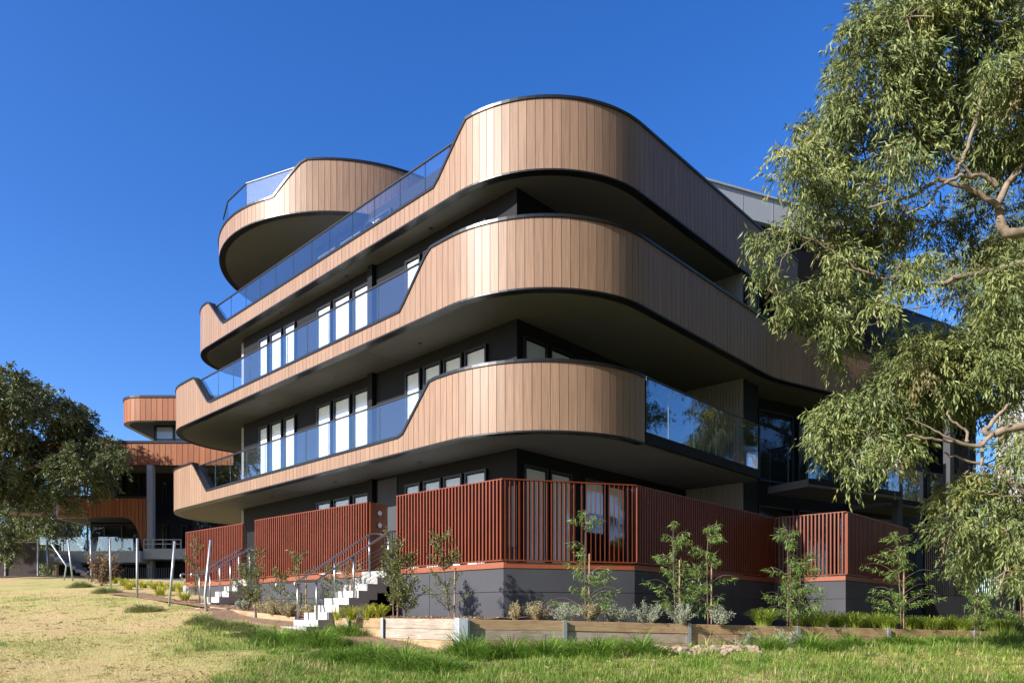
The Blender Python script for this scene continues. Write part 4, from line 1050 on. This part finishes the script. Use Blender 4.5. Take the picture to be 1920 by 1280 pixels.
bush(190, 1094, 28.5, 1.15, 1.0, 'mounded brown and purple leafed shrub among the steel posts', [(.20, .13, .085), (.28, .20, .10), (.13, .075, .06)], 2600, 'brown_shrub', None, (.05, .09), (.04, .06), .5, z=float(gz(-15.9, 28.5)))
k = 0
for u, v, y in ((215, 1100, 30), (232, 1101, 28.5), (250, 1103, 27.5), (268, 1104, 27), (286, 1106, 26.5), (304, 1107, 26), (322, 1110, 25.5), (338, 1112, 25), (300, 1120, 23.5), (345, 1128, 21.8), (240, 1112, 26)):
    x = at(u, v, y)[0]
    tuft(u, v, y, .42, .7, 110, 'bright lime groundcover clump in the mulch behind the leaning posts', 'plant', 'lime groundcover clumps by the posts', LIME, [1, 3, 1], 'groundcover_clump', (.014, .024), .6, z=at(u, v, y)[2] if False else float(gz(x, y)))

# ------------------------------------------------------------------ lawn grass
def blades(X, Y, h, w, cols, arch=.5, z=None):
    n = len(X); a = rng.uniform(0, 2 * math.pi, n); Z = gz(X, Y) if z is None else z
    B = np.stack([X, Y, Z - .01], 1); out = np.stack([np.cos(a), np.sin(a), np.zeros(n)], 1)
    ln = rng.uniform(.1, 1, n)[:, None] * arch
    p1 = B + unit(out * ln + np.array([0, 0, 1.])) * (h * .6)[:, None]; p2 = p1 + unit(out * ln * 2.5 + np.array([0, 0, .6])) * (h * .5)[:, None]
    S = np.stack([-np.sin(a), np.cos(a), np.zeros(n)], 1) * (w * .5)[:, None]
    V = np.stack([B - S, B + S, p1 + S * .8, p1 - S * .8, p2], 1).reshape(-1, 3); k = np.arange(n)[:, None] * 5
    Fq_ = k + np.array([[0, 1, 2, 3]]); Ft = k + np.array([[3, 2, 4, 4]])
    return V, Fq_, k, cols
def grass_obj(name, X, Y, h, w, cols, arch, **kw):
    n = len(X); V, Fq_, k, c = blades(X, Y, h, w, cols, arch)
    # tip as a narrow quad
    V = V.reshape(n, 5, 3); tip2 = V[:, 4:5] + (V[:, 1:2] - V[:, 0:1]) * .12; V = np.concatenate([V, tip2], 1).reshape(-1, 3)
    k = np.arange(n)[:, None] * 6
    Fc = np.concatenate([k + np.array([[0, 1, 2, 3]]), k + np.array([[3, 2, 5, 4]])])
    return np_mesh(name, V, Fc, np.concatenate([c, c]), 'blade', **kw)
def lawn_points(n, y0, y1):
    y = y0 + (y1 - y0) * rng.random(n) ** 1.6; x = rng.uniform(-.74, .74, n) * y
    q = np.stack([x, y], -1) - PC
    inside = ((q @ ANRM > .05) & (q @ ADIR > -.1) & (q @ ADIR < 10)) | ((q @ RNRM > -.02) & (q @ RDIR > 0)) | ((q @ ANRM > 2.2) & (q @ RNRM > 0))
    bare = (q @ ANRM < 0) & (q @ ANRM > -.75) & (q @ ADIR > .5) & (q @ ADIR < 9.5) & (rng.random(len(x)) < .88)
    ok = ~inside & ~bare
    return x[ok], y[ok]
X, Y = lawn_points(230000, 9.2, 26)
d = np.clip(dryness(X, Y) + .47 + rng.normal(size=len(X)) * .09, 0, 1)[:, None]
g0, g1, g2 = np.array([.13, .22, .03]), np.array([.30, .33, .08]), np.array([.55, .46, .21])
c = np.where(d < .5, g0 + (g1 - g0) * d / .5, g1 + (g2 - g1) * np.clip((d - .5) / .25, 0, 1)) * (1 + rng.normal(size=(len(X), 1)) * .18)
keep = rng.random(len(X)) < np.clip(1.25 - d[:, 0], .25, 1)
h = rng.uniform(.025, .075, len(X)) * (1.45 - .95 * d[:, 0]) * (.6 + .8 * vnoise(X, Y, 2.1))
X, Y, h, c = X[keep], Y[keep], h[keep], np.clip(c[keep], .01, .6)
tx, ty = lawn_points(1500, 9.3, 22); m_ = len(tx); k_ = 46
sz = rng.uniform(.5, 1.3, m_) * np.where(dryness(tx, ty) > .12, .6, 1.1)
ax = (tx[:, None] + rng.normal(size=(m_, k_)) * .07 * sz[:, None]).ravel(); ay = (ty[:, None] + rng.normal(size=(m_, k_)) * .07 * sz[:, None]).ravel()
ah = (rng.uniform(.06, .17, (m_, k_)) * sz[:, None]).ravel()
tcol = np.array([(.14, .25, .035), (.20, .31, .05), (.30, .34, .09), (.44, .38, .17), (.16, .20, .06)])[rng.choice(5, m_, p=[.3, .3, .2, .12, .08])]
dt = dryness(tx, ty); tcol = np.where((dt > .08)[:, None], np.array([(.40, .37, .15), (.50, .42, .20), (.32, .33, .12)])[rng.choice(3, m_)], tcol); ah = ah * np.repeat(np.where(dt > .08, .45, 1), k_)
ac = np.repeat(tcol, k_, 0) * (1 + rng.normal(size=(m_ * k_, 1)) * .2)
X, Y, h, c = np.r_[X, ax], np.r_[Y, ay], np.r_[h, ah], np.concatenate([c, np.clip(ac, .01, .6)])
grass_obj('grass', X, Y, h, rng.uniform(.005, .012, len(X)) * np.clip(Y / 13, .8, 1.6), np.clip(c * (1 + rng.normal(size=(len(X), 1)) * .22), .01, .7), .9, kind='stuff')
# long rank grass along the foot of the planter
n = 52000
t = rng.uniform(-.3, 14.5, n); off = -np.abs(rng.normal(size=n)) * .75 - .07
p = PC + RDIR * t[:, None] + RNRM * off[:, None]
dens = vnoise(p[:, 0], p[:, 1], 1.1); ok = (rng.random(n) < np.clip((dens - .25) * 2.2, .08, 1)) & ~((t > 3.3) & (t < 6.4) & (rng.random(n) < .93)) 
p = p[ok]; dens = dens[ok]
hh = (.07 + (.36 + .16 * np.clip((t[ok] - 6) / 2, 0, 1)) * dens ** 1.3 * (.5 + vnoise(p[:, 0] + 5, p[:, 1], 4.0))) * rng.uniform(.4, 1.15, len(p)) * np.exp(-np.maximum(0, -off[ok] - .35) * 1.1)
grass_obj('long_grass', p[:, 0], p[:, 1], hh, rng.uniform(.008, .018, len(p)), pal(len(p), [(.15, .28, .035), (.23, .36, .055), (.32, .38, .10), (.46, .42, .19), (.10, .19, .03)], [4, 4, 2.5, 1, 2], .3), 1.0, kind='stuff')
# tussocks
TUS = [(600, 1215, 13.6, .5, 'big green tussock below the foot of the near stair'), (520, 1210, 13.9, .34, 'flat green tussock left of the biggest tussock'), (700, 1245, 12.0, .45, 'green tussock spreading below the left timber wall'), (760, 1262, 11.2, .40, 'green tussock lying in the lawn below the wall middle'), (640, 1250, 11.9, .3, 'small tussock between the two biggest tussocks'),
 (655, 1180, 15.3, .34, 'upright grass tuft against the left planter post'), (480, 1195, 14.8, .3, 'dull tussock in the lawn left of the near stair'), (385, 1165, 16.5, .3, 'dull green tussock below the far stair'), (425, 1175, 15.9, .28, 'dull tussock right of the leaning post base'), (270, 1145, 19.2, .3, 'grey green tussock below the upright posts'), (200, 1112, 24.5, .3, 'faded tussock left of the mulch bed'), (150, 1100, 28, .3, 'faded tussock on the grassy mound'),
 (880, 1240, 12.6, .5, 'tall green tussock wrapped round the corner post'), (960, 1235, 12.9, .42, 'green tussock under the first right sleeper'), (1020, 1235, 13.0, .42, 'tallest grass tuft left of the first right post'), (1120, 1240, 13.0, .42, 'green tussock under the second right sleeper'), (1200, 1235, 13.4, .42, 'green tussock left of the soil clods'), (1440, 1225, 14.3, .42, 'leafy tussock right of the soil clods'), (1520, 1225, 14.7, .40, 'grass tuft under the third right post'), (1600, 1220, 15.1, .36, 'grass tuft below the sunlit wall corner'), (1680, 1220, 15.5, .36, 'grass tuft below the widest young tree'), (1790, 1222, 15.8, .34, 'grass tuft near the right frame edge'), (820, 1275, 10.9, .28, 'low tussock at the bottom edge of the lawn')]
for (u, v, y, h_, lab) in TUS:
    x = at(u, v, y)[0]
    dull = 'dull' in lab or 'faded' in lab or 'grey' in lab
    tuft(u, v, y, h_ * 1.25, 1.35 if not dull else 1.1, 1000, lab, 'grass tuft', 'grass tussocks on the lawn', [(.21, .25, .08), (.28, .30, .13), (.16, .20, .06)] if dull else [(.14, .27, .03), (.19, .32, .045), (.11, .21, .025), (.28, .34, .08)], [3, 2, 2] if dull else [3, 3, 2, 1], 'grass_tussock', (.006, .013), .95, z=float(gz(x, y)), lump=True)
# clods of dug soil in front of the right wall
V_, F_, cl = [], [], MB()
def rock(x, y, r):
    bm = bmesh.new(); bmesh.ops.create_icosphere(bm, subdivisions=2, radius=1)
    s = np.array([1, rng.uniform(.7, 1.1), rng.uniform(.5, .8)]) * r; ph = rng.uniform(0, 6, 3)
    i0 = len(cl.v)
    z = float(gz(x, y))
    for v in bm.verts:
        c_ = v.co; k = 1 + .22 * math.sin(3 * c_.x + ph[0]) * math.cos(4 * c_.y + ph[1]) + .16 * math.sin(6 * c_.z + ph[2] + 3 * c_.x)
        cl.v.append((x + c_.x * s[0] * k, y + c_.y * s[1] * k, z + r * .3 + c_.z * s[2] * k))
    for f in bm.faces: cl.f.append(tuple(i0 + v.index for v in f.verts)); cl.r.append(random.random())
    bm.free()
for _ in range(420):
    t = rng.normal(4.8, .75); off = -.12 - abs(rng.normal()) * .55; q = PC + RDIR * t + RNRM * off
    rock(q[0], q[1], float(np.clip(rng.lognormal(-3.05, .55), .015, .14)))
for _ in range(120):
    t = rng.uniform(.2, 4.8); off = -.1 - abs(rng.normal()) * .22; q = PC + ADIR * t + ANRM * off
    rock(q[0], q[1], float(np.clip(rng.lognormal(-4.0, .4), .008, .035)))
cl.build('soil_clods', 'clod', None, False, kind='stuff')
# dead leaf litter and bark chips
n = 5200; X, Y = lawn_points(n * 2, 9.3, 20)
X, Y = X[:n], Y[:n]; sel = vnoise(X, Y, .9) > .5; X, Y = X[sel], Y[sel]
t = rng.uniform(0, 12, 3500); w_ = rng.uniform(.1, 1.7, 3500); q = PC + ADIR * t[:, None] + ANRM * w_[:, None]
t2 = rng.uniform(0, 5, 1200); q2 = PC + ADIR * t2[:, None] - ANRM * (np.abs(rng.normal(size=1200)) * .3 + .05)[:, None]
P = np.concatenate([np.stack([X, Y, gz(X, Y) + .012], 1), np.c_[q, plz_left(t) + .03], np.c_[q2, gz(q2[:, 0], q2[:, 1]) + .012]])
D = rng.normal(size=P.shape) * (1, 1, .25); V, Fc = leaf_geo(P, D, rng.uniform(.03, .10, len(P)), rng.uniform(.012, .03, len(P)), .2)
np_mesh('leaf_litter', V, Fc, pal(len(P), [(.30, .19, .10), (.40, .30, .19), (.20, .11, .06), (.45, .37, .28)], [3, 2, 2, 1], .2), 'blade', kind='stuff')

# ------------------------------------------------------------------ sky, sun, camera
AZ = R(-146); EL = R(29)
sd = Vector((math.cos(AZ) * math.cos(EL), math.sin(AZ) * math.cos(EL), math.sin(EL)))
w = bpy.data.worlds.new('World'); sc.world = w; w.use_nodes = True
nt = w.node_tree; bg = nt.nodes['Background']
sky = nt.nodes.new('ShaderNodeTexSky'); sky.sky_type = 'NISHITA'; sky.sun_disc = False
sky.sun_elevation = EL; sky.sun_rotation = math.atan2(sd.x, sd.y); sky.altitude = 300; sky.air_density = 1.0; sky.dust_density = 1.0; sky.ozone_density = 4.0
hs = nt.nodes.new('ShaderNodeHueSaturation'); hs.inputs['Saturation'].default_value = 1.28; hs.inputs['Hue'].default_value = .514
nt.links.new(sky.outputs[0], hs.inputs['Color']); nt.links.new(hs.outputs[0], bg.inputs['Color'])
bg.inputs['Strength'].default_value = .127
ld = bpy.data.lights.new('sun', 'SUN'); ld.energy = 4.8; ld.angle = R(.53); ld.color = (1, .94, .86)
lo = bpy.data.objects.new('sun', ld); COL.objects.link(lo); lo.rotation_euler = sd.to_track_quat('Z', 'Y').to_euler(); lo.location = (-30, -20, 30)
cd = bpy.data.cameras.new('camera'); cam = bpy.data.objects.new('camera', cd); COL.objects.link(cam)
cam.rotation_euler = (R(90), 0, 0); cam.location = (0, 0, 0)
cd.sensor_width = 36; cd.lens = F / 1920 * 36; cd.shift_y = (V0 - 640) / 1920; cd.clip_end = 2000; cd.clip_start = .1
sc.camera = cam
sc.view_settings.view_transform = 'Standard'; sc.view_settings.look = 'None'; sc.view_settings.exposure = .95; sc.view_settings.gamma = 1
sc.cycles.max_bounces = 8; sc.cycles.transparent_max_bounces = 24
